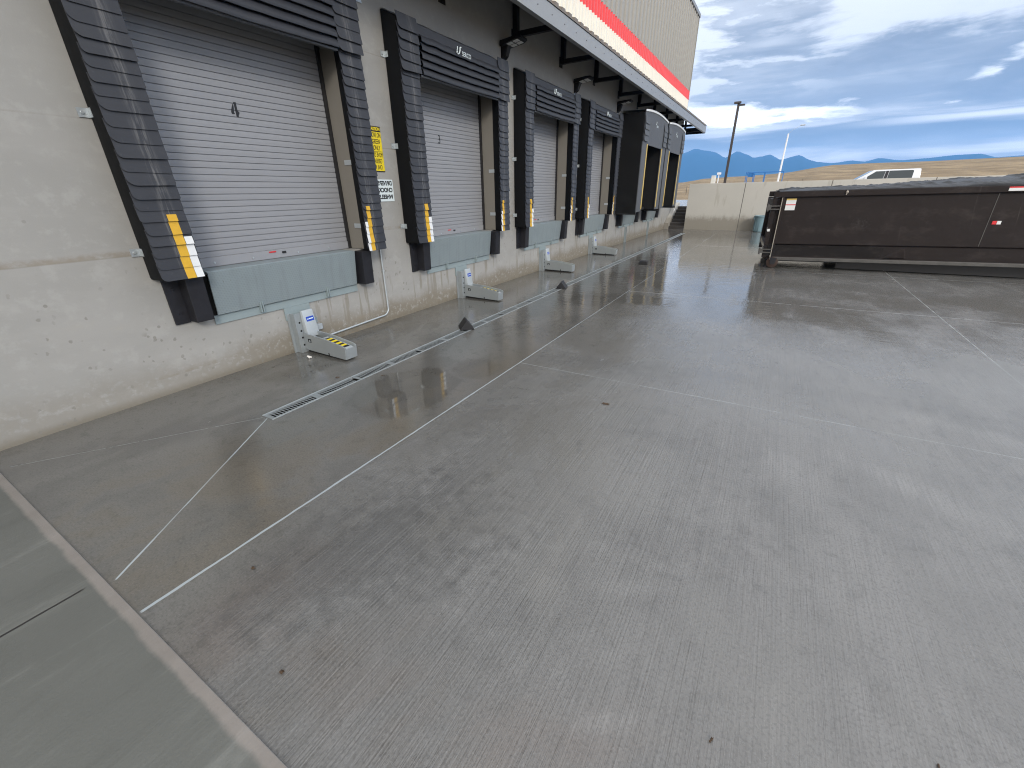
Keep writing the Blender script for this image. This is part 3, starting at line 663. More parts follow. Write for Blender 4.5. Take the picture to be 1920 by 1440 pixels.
# door marks: the stencilled 4 in two strokes, then 3 and 2
def num4():
    b = MB()
    for pts in (((-.0665, 2.8274), (-.061, 2.8076), (-.0722, 2.7511), (-.0666, 2.7317), (-.0975, 2.7291), (-.1017, 2.7476), (-.0827, 2.798)),
                ((-.0543, 2.8454), (-.0283, 2.8462), (-.0301, 2.7701), (-.013, 2.7506), (-.0206, 2.7323), (-.028, 2.7303), (-.0325, 2.7071), (-.0525, 2.7076), (-.0536, 2.7465), (-.054, 2.8017))):
        b.prism([(-0.202, y_, z_) for y_, z_ in pts], [(-0.195, y_, z_) for y_, z_ in pts])
    return b.build('door_number', 'ink', doors[0])
num4(); text('3', 0.19, -0.194, -0.12, 2.76, 'door_number', 'ink', doors[1], squeeze=0.75); text('2', 0.19, -0.194, -0.12, 2.78, 'door_number', 'ink', doors[2], squeeze=0.75)

# ------------------------------------------------------------------ dock seals
def flap(b, y0, y1, z0, z1, x0, x1, rad, th=0.006, sk=0.0):
    """one overlapping fabric flap: top edge at x0, bottom edge standing off to x1, rounded lower corner on the near side"""
    pts = [(y1, z1), (y0, z1)]
    for k in range(6):
        a = math.pi + (math.pi / 2) * k / 5; pts.append((y0 + rad + rad * math.cos(a), z0 + rad + rad * math.sin(a)))
    r2 = rad * 0.25
    for k in range(4):
        a = 1.5 * math.pi + (math.pi / 2) * k / 3; pts.append((y1 - r2 + r2 * math.cos(a), z0 + r2 + r2 * math.sin(a)))
    X = lambda z: x0 + (x1 - x0) * (z1 - z) / (z1 - z0)
    yc = (y0 + y1) / 2; Zs = lambda y, z: z + sk * (y - yc)
    b.prism([(X(z) - th, y, Zs(y, z)) for y, z in pts], [(X(z), y, Zs(y, z)) for y, z in pts])
FL = 0.104
def pad(parent, s, rng):
    ya, yb = (-1.44, -1.08) if s < 0 else (1.08, 1.408)
    b = MB(); wa, wb = (ya + 0.01, yb - 0.13) if s < 0 else (ya + 0.13, yb - 0.01)
    b.hexa([(0.008, wa, 1.17), (0.285, ya + 0.015, 1.17), (0.285, yb - 0.015, 1.17), (0.008, wb, 1.17), (0.008, wa, 4.19), (0.285, ya + 0.015, 4.055), (0.285, yb - 0.015, 4.055), (0.008, wb, 4.19)])
    core = b.build('side_pad', 'sidevinyl', parent, 0.02, True)
    b = MB(); fl = []; z = 1.175; k = 0
    while z < 3.62:
        hgt = FL * rng.uniform(0.86, 1.14); j = rng.uniform(-.008, .008); lift = rng.uniform(0.308, 0.322)
        e = 0.012 * sstep(1.5, 1.175, z)
        flap(b, ya - 0.004 + j, yb + 0.004 + j * .5, z, z + hgt + 0.06, 0.291, lift, rng.uniform(0.025, 0.07), sk=rng.uniform(-.022, .022) if z > 1.7 else 0.0); fl.append((z, hgt, lift)); z += hgt; k += 1
    z = 3.47
    for q in range(5):
        hgt = 0.114; j = rng.uniform(-.006, .008)
        flap(b, ya - 0.028 + j, yb + (0.012 if s < 0 else 0.012), z, z + hgt + 0.07, 0.317, rng.uniform(0.338, 0.356), rng.uniform(0.035, 0.07), sk=rng.uniform(-.03, .03)); z += hgt
    b.build('wear_flaps', 'vinyl', core)
    # tape down the lower flaps
    def tape(name, m, y0, y1, top):
        t = MB()
        for z, hgt, lift in fl:
            if z > top - 0.03: break
            z1 = min(z + hgt, top); zt = z + hgt + 0.06; X = lambda q: 0.291 + (lift - 0.291) * (zt - q) / (zt - z) + 0.0035
            w_ = rng.uniform(-.003, .003)
            t.prism([(X(q) - 0.002, y, q) for y, q in ((y0 + w_, z + 0.001), (y1 + w_, z + 0.001), (y1 + w_, z1), (y0 + w_, z1))], [(X(q), y, q) for y, q in ((y0 + w_, z + 0.001), (y1 + w_, z + 0.001), (y1 + w_, z1), (y0 + w_, z1))])
        t.build(name, m, core)
    if s < 0: tape('yellow_tape', 'yellow', -1.235, -1.155, 1.76); tape('white_tape', 'white', -1.151, -1.082, 1.56)
    else: tape('yellow_tape', 'yellow', 1.132, 1.198, 1.76); tape('white_tape', 'white', 1.084, 1.131, 1.56)
    return core
def clip(b, y, z, s):
    b.box(0.0035, 0.010, *sorted((y, y + s * 0.075)), z - 0.035, z + 0.035); b.box(0.010, 0.07, *sorted((y + s * 0.070, y + s * 0.075)), z - 0.035, z + 0.035)
def dock_seal(c, label, seed):
    rng = random.Random(seed)
    t = thing('dock_seal', label, 'dock seal', (0, c, 0), 'padded dock seals along the wall')
    pad(t, -1, rng); pad(t, 1, rng)
    # head pad: sloping rain top, front band
    b = MB(); b.hexa([(0.008, -1.078, 3.56), (0.255, -1.078, 3.56), (0.255, 1.078, 3.56), (0.008, 1.078, 3.56), (0.008, -1.078, 4.18), (0.275, -1.078, 4.05), (0.275, 1.078, 4.05), (0.008, 1.078, 4.18)])
    head = b.build('head_pad', 'sidevinyl', t, 0.012, True)
    b = MB(); N = 24
    pts = []
    for k in range(N + 1):
        y = -1.40 + 2.80 * k / N; sag = rng.uniform(-.004, .004)
        pts.append(((0.318 + rng.uniform(-.003, .003), y, 3.93), (0.300, y, 4.065 + sag), (0.15, y, 4.125 + sag), (0.012, y, 4.205 + sag)))
    n4 = 4; b.add([p_ for q in pts for p_ in q], [(k * n4 + i, (k + 1) * n4 + i, (k + 1) * n4 + i + 1, k * n4 + i + 1) for k in range(N) for i in range(3)])
    b.build('head_cover', 'vinyl', head, smooth=True)
    # ribbed drop curtain: five rolls, each lapping over the next
    b = MB(); prof = []; z = 3.965; h = 0.097
    for k in range(5):
        for a in (0.0, 0.2, 0.45, 0.7, 0.9, 1.0): prof.append((0.300 + 0.026 * math.sin(math.pi * (0.05 + 0.80 * a)) + 0.038 * a, z - h * a))
        prof += [(0.318, z - h * 1.0 + 0.004), (0.268, z - h * 1.0 + 0.016), (0.268, z - h * 1.0 - 0.002)]; z -= h
    N = 36; vs = []
    for k in range(N + 1):
        y = -1.03 + 2.08 * k / N; sg = 0.014 * math.sin(math.pi * k / N)
        for i, (x_, z_) in enumerate(prof):
            ww = mnoise.noise((y * 9, z_ * 3, seed)) * 0.008 * (1.6 if i < 18 else 0.7)
            vs.append((x_ + ww, y, z_ - sg * (3.965 - z_) / 0.485 + ww * 0.4))
    n = len(prof); b.add(vs, [(k * n + i, (k + 1) * n + i, (k + 1) * n + i + 1, k * n + i + 1) for k in range(N) for i in range(n - 1)])
    cur = b.build('head_curtain', 'vinyl', t, smooth=True)
    b = MB(); b.box(0.272, 0.318, -1.05, 1.05, 3.452, 3.478); b.build('curtain_hem', 'headgrey', cur, 0.006)
    # maker's mark: hook-shaped swirl and the word
    X = 0.362
    text('SERCO', 0.088, X, 0.045, 3.912, 'lettering', 'signwhite', cur, squeeze=0.9)
    b = MB(); path = [(X, -0.125, 3.985), (X, -0.130, 3.945), (X, -0.150, 3.905), (X, -0.185, 3.890), (X, -0.215, 3.905), (X, -0.200, 3.925)]
    b.tube(path, 0.010, 6); b.tube([(X, -0.190, 3.985), (X, -0.193, 3.955), (X, -0.205, 3.935)], 0.008, 6); b.tube([(X, -0.125, 3.985), (X, -0.095, 3.990)], 0.008, 6)
    b.build('emblem', 'signwhite', cur)
    for z in (1.43, 2.56, 3.68):
        k = MB(); clip(k, -1.505, z, 1); o = k.build('mounting_clip', 'galv', t); k = MB(); k.lathe([(0.014, 0), (0.012, 0.010)], 8, (0.010, -1.475, z), 'x'); k.build('bolt', 'galv', o)
    for z in (1.50, 2.30):
        k = MB(); k.box(-0.02, 0.11, 1.164, 1.1715, z - 0.03, z + 0.03); k.build('mounting_clip', 'galv', t)
    return t
labels = ['black dock seal round the nearest door, the one marked 4', 'black dock seal round the door marked 3', 'black dock seal round the third door from the camera, marked 2', 'black dock seal round the farthest closed grey door, next to the deep shelters']
for k in range(4): dock_seal(DOCK[k], labels[k], 11 + k)

# deep shelters on the last two docks
def shelter(c, label, seed):
    t = thing('dock_shelter', label, 'dock shelter', (0, c, 0), 'deep black dock shelters')
    rng = random.Random(seed); P = 0.80; W = 1.68
    for s in (-1, 1):
        b = MB(); NY, NZ = 10, 26; vs = []
        for j in range(NZ + 1):
            for i in range(NY + 1):
                x_ = 0.01 + (P - 0.01) * i / NY; zt = 4.22 + 0.05 * i / NY; z_ = 1.12 + 0.10 * math.sin(math.pi * i / NY) * 0 + (zt - 1.12) * j / NZ
                wob = mnoise.noise((x_ * 1.6 + seed, z_ * 3.2, s)) * 0.030 * math.sin(math.pi * i / NY)
                vs.append((x_, s * (W + wob), z_))
        b.add(vs, [(j * (NY + 1) + i, j * (NY + 1) + i + 1, (j + 1) * (NY + 1) + i + 1, (j + 1) * (NY + 1) + i) for j in range(NZ) for i in range(NY)])
        sc = b.build('side_curtain', 'shelter', t, smooth=True)
        b = MB(); b.tube([(0.05, s * 1.60, 3.35), (P - 0.03, s * 1.60, 4.20)], 0.022, 8); b.tube([(0.02, s * 1.665, 1.14), (P, s * 1.665, 1.14)], 0.02, 8); b.build('frame', 'black', sc)
        if s < 0:
            for z in (1.65, 2.75, 3.75): k = MB(); k.box(0.012, 0.022, -W - 0.10, -W - 0.005, z - 0.025, z + 0.025); k.build('mounting_clip', 'white', sc)
        # front flap either side of the opening
        ya, yb = sorted((s * 1.05, s * (W + 0.01)))
        b = MB(); b.hexa([(P - 0.02, ya, 1.20), (P + 0.01, ya, 1.20), (P + 0.01, yb, 1.20), (P - 0.02, yb, 1.20), (P - 0.02, ya, 3.40), (P + 0.01, ya, 3.40), (P + 0.01, yb, 3.40), (P - 0.02, yb, 3.40)])
        fp = b.build('front_flap', 'headgrey', t, 0.006)
        yi = sorted((s * 1.045, s * 1.14)); b = MB(); b.box(P + 0.012, P + 0.02, *yi, 1.28, 3.36); b.build('guide_strip', 'yellow2', fp)
        b = MB()
        for q in range(4): flap(b, *sorted((s * 1.12, s * (W - 0.02))), 3.42 + q * 0.17, 3.42 + q * 0.17 + 0.22, P + 0.026, P + 0.055, 0.05)
        b.build('wear_flaps', 'headgrey', fp)
        # inner liner between wall and front
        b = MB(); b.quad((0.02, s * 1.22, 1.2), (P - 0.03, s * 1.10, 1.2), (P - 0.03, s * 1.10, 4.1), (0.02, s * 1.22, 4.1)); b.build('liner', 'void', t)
    b = MB(); N = 14; vs = []
    for k in range(N + 1):
        y = -W - 0.01 + (2 * W + 0.02) * k / N; bow = 0.10 * (1 - (2 * k / N - 1) ** 2)
        vs += [(P - 0.02, y, 3.34), (P + 0.012, y, 3.34), (P + 0.012, y, 4.24 + bow), (P - 0.02, y, 4.24 + bow)]
    b.add(vs, [(k * 4 + i, (k + 1) * 4 + i, (k + 1) * 4 + (i + 1) % 4, k * 4 + (i + 1) % 4) for k in range(N) for i in range(4)]); hc = b.build('head_curtain', 'headgrey', t)
    b = MB(); vs = []
    for k in range(N + 1):
        y = -W - 0.02 + (2 * W + 0.04) * k / N; bow = 0.10 * (1 - (2 * k / N - 1) ** 2)
        vs += [(0.01, y, 4.27 + bow), (P + 0.03, y, 4.25 + bow), (P + 0.03, y, 4.31 + bow), (0.01, y, 4.33 + bow)]
    b.add(vs, [(k * 4 + i, (k + 1) * 4 + i, (k + 1) * 4 + (i + 1) % 4, k * 4 + (i + 1) % 4) for k in range(N) for i in range(4)]); b.build('roof_cover', 'white', t)
    text('SERCO', 0.09, P + 0.014, 0.06, 3.98, 'lettering', 'signwhite', hc, squeeze=0.9)
    b = MB(); b.tube([(P + 0.014, -0.10, 4.12), (P + 0.014, -0.11, 4.05), (P + 0.014, -0.15, 4.02), (P + 0.014, -0.18, 4.04)], 0.010, 6); b.build('emblem', 'signwhite', hc)
    b = MB(); b.box(0.30, 0.42, -0.9, 0.9, 1.20, 1.30); b.build('bottom_bar', 'rubber', t, 0.01)
    b = MB(); b.box(0.42, 0.46, -0.62, 0.25, 1.30, 1.40); b.build('red_guard', 'red', t, 0.008)
    return t
shelter(DOCK[4], 'deep black dock shelter with open front, nearer of two', 31)
shelter(DOCK[5], 'deep black dock shelter at the far corner by the stairs', 32)

# ------------------------------------------------------------------ levelers, bumpers, restraints
def leveler(c, label):
    t = thing('dock_leveler', label, 'dock leveler', (0, c, 0), 'dock levelers under the doors')
    b = MB(); b.hexa([(0.030, -0.95, 0.705), (0.046, -0.95, 0.705), (0.046, 0.99, 0.705), (0.030, 0.99, 0.705), (0.085, -0.955, 1.175), (0.102, -0.955, 1.175), (0.102, 0.995, 1.175), (0.085, 0.995, 1.175)])
    lip = b.build('lip_plate', 'plate', t, 0.003)
    b = MB(); b.box(-0.18, 0.083, -0.955, 0.995, 1.150, 1.182); b.build('deck_edge', 'plate', t, 0.003)
    b = MB(); b.box(0.003, 0.016, -0.985, 1.01, 0.600, 0.698); st = b.build('sill_strip', 'strip', t, 0.002)
    for y in (-0.46, 0.48):
        b = MB(); b.box(0.016, 0.060, y - 0.016, y - 0.004, 0.625, 0.755); b.box(0.016, 0.060, y + 0.010, y + 0.022, 0.625, 0.755); b.build('lug', 'strip', st)
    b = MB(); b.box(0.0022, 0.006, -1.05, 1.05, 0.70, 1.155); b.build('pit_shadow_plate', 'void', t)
    return t
LV = ['grey-green dock leveler lip under the door marked 4', 'grey-green dock leveler lip under the door marked 3', 'grey-green dock leveler lip under the door marked 2', 'grey-green dock leveler lip under the farthest closed grey door',
      'small grey-green dock leveler lip below the nearer deep shelter', 'small grey-green dock leveler lip below the farther deep shelter']
lv0 = leveler(DOCK[0], LV[0])
for k in range(1, 6):
    o = copy_tree(lv0); o.location = (0, DOCK[k], 0); o['label'] = LV[k]
def bumper(s, label):
    t = thing('dock_bumper', label, 'bumper', (0, 0, 0), 'dock bumpers beside the levelers')
    if s < 0: y0, y1, yp0, yp1 = -1.215, -1.045, -1.355, -1.215
    else: y0, y1, yp0, yp1 = 1.045, 1.215, 1.215, 1.285
    b = MB(); b.box(0.003, 0.022, yp0, yp1, 0.69, 1.165); pl = b.build('back_plate', 'bumper', t, 0.003)
    b = MB(); b.hexa([(0.003, y0, 0.70), (0.165, y0, 0.70), (0.165, y1, 0.70), (0.003, y1, 0.70), (0.003, y0, 1.165), (0.185, y0, 1.165), (0.185, y1, 1.165), (0.003, y1, 1.165)])
    blk = b.build('bumper_block', 'bumper', t, 0.006)
    for z in (0.80, 1.05): b = MB(); b.lathe([(0.016, 0), (0.012, 0.012)], 8, (0.022, (yp0 + yp1) / 2, z), 'x'); b.build('bolt', 'bumper', pl)
    return t
bl, br_ = bumper(-1, ''), bumper(1, '')
WHICH = ['the door marked 4', 'the door marked 3', 'the door marked 2', 'the farthest closed grey door', 'the nearer deep shelter', 'the farther deep shelter']
for k in range(6):
    for src, side in ((bl, 'near'), (br_, 'far')):
        o = src if k == 0 else copy_tree(src); o.location = (0, DOCK[k], 0); o['label'] = f'black dock bumper at the {side} side of the leveler below {WHICH[k]}'
def restraint(label):
    t = thing('vehicle_restraint', label, 'wheel hook', (0, 0, 0), 'vehicle restraints at the foot of the wall')
    b = MB(); b.box(0.0165, 0.022, -0.20, 0.16, 0.44, 0.60); b.box(0.003, 0.0165, -0.20, 0.16, 0.44, 0.598); b.build('wall_plate', 'strip', t, 0.002)
    b = MB(); b.box(0.004, 0.115, -0.150, -0.130, 0.0, 0.52); b.box(0.095, 0.115, -0.130, -0.050, 0.0, 0.52); b.box(0.004, 0.024, -0.185, -0.150, 0.0, 0.52); b.box(0.004, 0.115, 0.12, 0.14, 0.0, 0.46); b.box(0.095, 0.115, 0.10, 0.12, 0.0, 0.46)
    rail = b.build('guide_rail', 'rest', t, 0.002)
    b = MB()
    for z in (0.10, 0.20, 0.29, 0.40): b.lathe([(0.0135, 0), (0.0135, 0.0015)], 10, (0.1152, -0.095, z), 'x')
    b.build('rail_holes', 'void', rail)
    b = MB(); b.hexa([(0.118, -0.070, 0.215), (0.205, -0.065, 0.20), (0.205, 0.110, 0.20), (0.118, 0.115, 0.215), (0.118, -0.065, 0.55), (0.150, -0.055, 0.55), (0.150, 0.100, 0.55), (0.118, 0.110, 0.55)])
    hs = b.build('housing', 'restlight', t, 0.012, True)
    # the blue badge on the sloping front
    def onface(y, z, d): return (0.205 - (z - 0.20) / 0.33 * 0.055 + d, y, z)
    b = MB(); q = ((-0.025, 0.405), (0.085, 0.405), (0.085, 0.465), (-0.025, 0.465)); b.prism([onface(y, z, 0.0) for y, z in q], [onface(y, z, 0.003) for y, z in q]); bd = b.build('badge', 'blue', hs)
    b = MB()
    for y0, y1, z in ((-0.010, 0.006, 0.428), (0.012, 0.072, 0.430)): b.prism([onface(y, zz, 0.0032) for y, zz in ((y0, z), (y1, z), (y1, z + 0.012), (y0, z + 0.012))], [onface(y, zz, 0.0042) for y, zz in ((y0, z), (y1, z), (y1, z + 0.012), (y0, z + 0.012))])
    b.build('badge_mark', 'signwhite', bd)
    # the hook arm lying out from the wall
    Y0, Y1 = -0.085, 0.095
    side = [(0.118, 0.035), (0.90, 0.022), (0.915, 0.180), (0.86, 0.198), (0.52, 0.242), (0.118, 0.262)]
    arm = None
    b = MB(); b.prism([(x, Y0, z) for x, z in side], [(x, Y0 + 0.018, z) for x, z in side]); b.prism([(x, Y1 - 0.018, z) for x, z in side], [(x, Y1, z) for x, z in side])
    b.hexa([(0.885, Y0 + 0.018, 0.022), (0.905, Y0 + 0.018, 0.022), (0.905, Y1 - 0.018, 0.022), (0.885, Y1 - 0.018, 0.022), (0.895, Y0 + 0.018, 0.158), (0.9145, Y0 + 0.018, 0.158), (0.9145, Y1 - 0.018, 0.158), (0.895, Y1 - 0.018, 0.158)])
    b.box(0.13, 0.885, Y0 + 0.018, Y1 - 0.018, 0.04, 0.12); arm = b.build('hook_arm', 'rest', t, 0.004)
    top = [(0.40, 0.224), (0.52, 0.222), (0.86, 0.172), (0.905, 0.160)]
    b = MB(); b.prism([(x, Y0 + 0.024, z - 0.012) for x, z in top] + [(0.905, Y0 + 0.024, 0.140), (0.40, Y0 + 0.024, 0.19)], [(x, Y1 - 0.024, z - 0.012) for x, z in top] + [(0.905, Y1 - 0.024, 0.140), (0.40, Y1 - 0.024, 0.19)])
    cov = b.build('arm_cover', 'restlight', t)
    ztop = lambda x: 0.2105 + (0.52 - x) * 0.147 if x > 0.52 else 0.2105
    for k in range(9):
        x0 = 0.46 + k * 0.042; b = MB(); q = [(x0, Y0 + 0.045, ztop(x0)), (x0 + 0.042, Y0 + 0.045, ztop(x0 + 0.042)), (x0 + 0.042, Y1 - 0.045, ztop(x0 + 0.042)), (x0, Y1 - 0.045, ztop(x0))]
        b.prism([(x, y, z + 0.0005) for x, y, z in q], [(x, y, z + 0.003) for x, y, z in q]); b.build('hazard_stripe', 'ink' if k % 2 == 0 else 'signyellow', cov)
    b = MB(); b.box(0.205, 0.265, Y0 - 0.003, Y0 + 0.001, 0.150, 0.195); b.build('latch_window', 'void', arm)
    b = MB(); b.box(0.225, 0.250, Y0 - 0.0045, Y0 - 0.003, 0.158, 0.180); b.build('latch', 'restlight', arm)
    b = MB(); b.box(0.575, 0.592, Y0 - 0.003, Y0 + 0.001, 0.028, 0.060); b.build('slot', 'void', arm)
    b = MB(); b.hexa([(0.10, 0.14, 0.0), (0.62, 0.10, 0.0), (0.66, 0.15, 0.0), (0.10, 0.22, 0.0), (0.10, 0.14, 0.205), (0.58, 0.10, 0.150), (0.62, 0.15, 0.130), (0.10, 0.22, 0.195)]); b.build('side_cover', 'rest', t, 0.004)
    b = MB(); b.box(0.004, 0.075, 0.155, 0.255, 0.225, 0.300); b.build('junction_box', 'restlight', t, 0.004)
    b = MB(); b.box(0.003, 0.010, 0.185, 0.235, 0.315, 0.385); b.build('small_plate', 'strip', t)
    b = MB(); b.box(0.16, 0.82, Y0 + 0.02, Y1 - 0.02, 0.004, 0.036); b.build('arm_gap_shade', 'void', t)  # black block standing in for the shade in the gap under the arm
    return t
RL = ['grey vehicle restraint with yellow and black striped arm, nearest, below the door marked 4', 'grey vehicle restraint with blue badge below the door marked 3', 'grey vehicle restraint on the wet floor below the door marked 2', 'smallest looking grey vehicle restraint, below the farthest closed grey door']
r0 = restraint(RL[0]); r0.location = (0, DOCK[0] + 0.02, 0)
for k in range(1, 4):
    o = copy_tree(r0); o.location = (0, DOCK[k] + 0.02, 0); o['label'] = RL[k]
for k, lab in ((4, 'pale vertical steel strip on the wall below the nearer deep shelter'), (5, 'pale vertical steel strip on the wall below the farther deep shelter')):
    t = thing('wall_channel', lab, 'steel strip', (0, DOCK[k], 0), 'steel strips below the deep shelters')
    b = MB(); b.box(0.003, 0.02, -0.10, 0.10, 0.0, 0.597); b.build('plate', 'strip', t); b = MB(); b.box(0.02, 0.05, -0.07, -0.05, 0.0, 0.58); b.box(0.02, 0.05, 0.05, 0.07, 0.0, 0.58); b.build('channel', 'rest', t)

# ------------------------------------------------------------------ wall fittings
def wall_lamp(label):
    t = thing('wall_lamp', label, 'wall lamp', (0, 0, 0), 'black lamps on the wall under the canopy')
    b = MB(); b.hexa([(0.003, -0.075, 0.0), (0.10, -0.055, 0.06), (0.10, 0.055, 0.06), (0.003, 0.075, 0.0), (0.003, -0.075, 0.22), (0.16, -0.065, 0.235), (0.16, 0.065, 0.235), (0.003, 0.075, 0.22)]); b.build('mount', 'beam', t, 0.006)
    b = MB(); b.box(0.003, 0.012, -0.06, 0.06, -0.07, 0.0); b.build('base_plate', 'galv', t, 0.003)
    Z = lambda x: 0.20 + x * 0.16
    b = MB(); pts = [(0.02, -0.15), (0.36, -0.185), (0.47, -0.13), (0.47, 0.13), (0.36, 0.185), (0.02, 0.15)]
    b.prism([(x, y, Z(x)) for x, y in pts], [(x * 0.97, y * 0.94, Z(x) + 0.09 - x * 0.10) for x, y in pts]); hd = b.build('head', 'beam', t, 0.008)
    for x in (0.16, 0.29):
        for y in (-0.07, 0.07):
            b = MB(); q = [(x, y - 0.052), (x + 0.10, y - 0.052), (x + 0.10, y + 0.052), (x, y + 0.052)]
            b.prism([(a, c, Z(a) - 0.007) for a, c in q], [(a, c, Z(a) - 0.0005) for a, c in q]); b.build('lens', 'lens', hd)
    return t
LL = ['black wall lamp cut by the top edge of the picture, beyond the nearest dock', 'black wall lamp beside the top of the seal round the door marked 3', 'black wall lamp beside the top of the seal round the door marked 2', 'black wall lamp next to the top of the nearer deep shelter']
wl = wall_lamp(LL[0])
for k in range(4):
    o = wl if k == 0 else copy_tree(wl); o.location = (0, 4.97 + 3.56 * k, 4.22); o['label'] = LL[k]
t = thing('caution_sign', 'yellow caution sign with black header between the first two docks', 'sign', (0, 0, 0))
b = MB(); b.box(0.003, 0.007, 4.858, 5.078, 2.205, 2.785); bk = b.build('backing', 'ink', t, 0.001)
b = MB(); b.box(0.007, 0.009, 4.861, 5.074, 2.470, 2.715); b.box(0.007, 0.009, 4.861, 5.074, 2.218, 2.464); b.build('sign_face', 'signyellow', t)
text('CAUTION', 0.056, 0.0085, 4.968, 2.750, 'lettering', 'signyellow', t, squeeze=0.76, bold=0.002)
for i, s_ in enumerate(('MOVE ON', 'GREEN', 'ONLY')):
    text(s_, 0.085, 0.0105, 4.968, 2.672 - i * 0.080, 'lettering', 'ink', t, squeeze=0.50 if i == 0 else 0.56); text(s_, 0.085, 0.0105, 4.968, 2.424 - i * 0.080, 'lettering', 'ink', t, mirror=True, squeeze=0.50 if i == 0 else 0.56)
t = thing('chock_sign', 'white sign with mirrored black lettering between the first two docks', 'sign', (0, 0, 0))
b = MB(); b.box(0.003, 0.007, 4.83, 5.20, 1.805, 2.105); b.build('sign_face', 'signwhite', t, 0.0015)
for i, s_ in enumerate(('DRIVERS', 'CHOCK', 'WHEELS')): text(s_, 0.082, 0.0085, 5.178, 2.052 - i * 0.093, 'lettering', 'ink', t, mirror=True, squeeze=0.92, bold=0.003, align='LEFT')
# conduit down the wall and along to the first restraint
t = thing('conduit_pipe', 'thin galvanised conduit running down the wall and along its foot', 'pipe', (0, 0, 0))
path = [(0.022, 4.755, 2.2), (0.022, 4.755, 0.22)] + [(0.022, 4.755 - 0.11 + 0.11 * math.cos(a), 0.22 - 0.10 * math.sin(a)) for a in [math.pi / 2 * k / 6 for k in range(1, 7)]] + [(0.022, 3.46, 0.085)]
b = MB(); b.tube(path, 0.0135, 10); b.build('pipe', 'galv', t, smooth=True)
b = MB(); b.box(0.003, 0.032, 4.735, 4.775, 0.80, 0.82); b.build('pipe_strap', 'galv', t)
for k in range(1, 4):
    pass

# ------------------------------------------------------------------ trench drain
t = thing('trench_drain', 'long slotted steel trench drain parallel to the dock wall', 'drain', (1.42, 1.80, 0))
L = DY1 - DY0; hw = (DX1 - DX0) / 2
b = MB(); b.add([(-hw, 0, 0), (-hw, 0, -0.14), (hw, 0, -0.14), (hw, 0, 0), (-hw, L, 0), (-hw, L, -0.14), (hw, L, -0.14), (hw, L, 0)], [(0, 1, 5, 4), (1, 2, 6, 5), (2, 3, 7, 6), (0, 1, 2, 3), (4, 5, 6, 7)]); b.build('channel', 'void', t)
for s in (-1, 1): b = MB(); b.box(*sorted((s * hw * 1.02, s * (hw - 0.014))), -0.002, L + 0.002, -0.03, 0.004); b.build('frame_rail', 'galv', t)
def grate(slots, Lg=1.0):
    b = MB(); w_ = hw - 0.0155
    b.box(-w_, -w_ + 0.013, 0.002, Lg - 0.002, -0.022, 0.0015); b.box(w_ - 0.013, w_, 0.002, Lg - 0.002, -0.022, 0.0015)
    p = 0.0312; n = int(Lg / p)
    for k in range(n + 1):
        y = 0.002 + k * p
        solid = k in (0, n) or (slots and k in (n // 2, n // 2 + 1))
        b.box(-w_ + 0.013, w_ - 0.013, y, min(Lg - 0.002, y + (0.030 if solid else 0.0095)), -0.007, -0.001)
    return b.build('grate', 'grate', t)
g0 = grate(True); n = int(L)
for k in range(n):
    o = g0 if k == 0 else g0.copy()
    if k: COL.objects.link(o); o.parent = t
    o.location = (0, k * (L / n), 0)

# ------------------------------------------------------------------ chocks and litter
def chock(x, y, rz, label, lie=False):
    b = MB(); tri = [(-0.125, 0.0), (0.125, 0.0), (0.10, 0.085), (-0.085, 0.10)] if lie else [(-0.105, 0.0), (0.105, 0.0), (0.105, 0.012), (0.008, 0.140), (-0.008, 0.140), (-0.105, 0.012)]
    h = 0.10 if lie else 0.125
    b.prism([(p_, -h, z_) for p_, z_ in tri], [(p_, h, z_) for p_, z_ in tri])
    o = b.build('wheel_chock', 'rubber', None, 0.006); o.location = (x, y, 0.005); o.rotation_euler = (0, 0, rz)
    return tag(o, label, 'wheel chock', 'rubber wheel chocks by the drain')
chock(1.38, 5.02, R(45), 'black rubber wheel chock on the drain, nearest to the camera')
chock(1.46, 8.42, R(14), 'black rubber wheel chock on the drain between the second and third restraints')
chock(2.17, 12.42, R(4), 'flat looking black wheel chock off the drain, farthest away', True)
def leafy(x, y, sx, sy, rz, seed, m, name, label, cat, h=0.012):
    rng = random.Random(seed); b = MB(); n = 14
    ring = [(sx * math.cos(a) * rng.uniform(0.5, 1.1), sy * math.sin(a) * rng.uniform(0.5, 1.1), rng.uniform(0.002, h)) for a in [2 * math.pi * k / n for k in range(n)]]
    b.add(ring + [(0, 0, h)] + [(p_[0], p_[1], p_[2] - 0.0015) for p_ in ring] + [(0, 0, h - 0.0015)], [(k, (k + 1) % n, n) for k in range(n)] + [(n + 1 + (k + 1) % n, n + 1 + k, 2 * n + 1) for k in range(n)] + [(k, n + 1 + k, n + 1 + (k + 1) % n, (k + 1) % n) for k in range(n)])
    o = b.build(name, m); o.location = (x, y, 0.002); o.rotation_euler = (0, 0, rz); return tag(o, label, cat)
leafy(4.11, 3.60, 0.05, 0.022, 0.3, 1, 'leaf', 'dead_leaf', 'dark brown dead leaf beside the cross joint in the middle of the yard', 'leaf')
leafy(3.05, 0.72, 0.016, 0.010, 0.3, 2, 'leaf', 'dead_leaf', 'small crumpled leaf on the damp slab near the corner of the pale joint', 'leaf')
leafy(3.72, 0.46, 0.014, 0.011, 1.3, 3, 'leaf', 'dead_leaf', 'small crumpled leaf close to the pale kerb strip at the bottom', 'leaf')
leafy(5.37, 1.13, 0.015, 0.005, 1.2, 4, 'leaf', 'dead_leaf', 'thin olive leaf in the right foreground of the yard', 'leaf', 0.006)
leafy(1.22, 2.75, 0.03, 0.012, 0.4, 5, 'leaf', 'dead_leaf', 'reddish brown leaf scrap beside the drain grate', 'leaf')
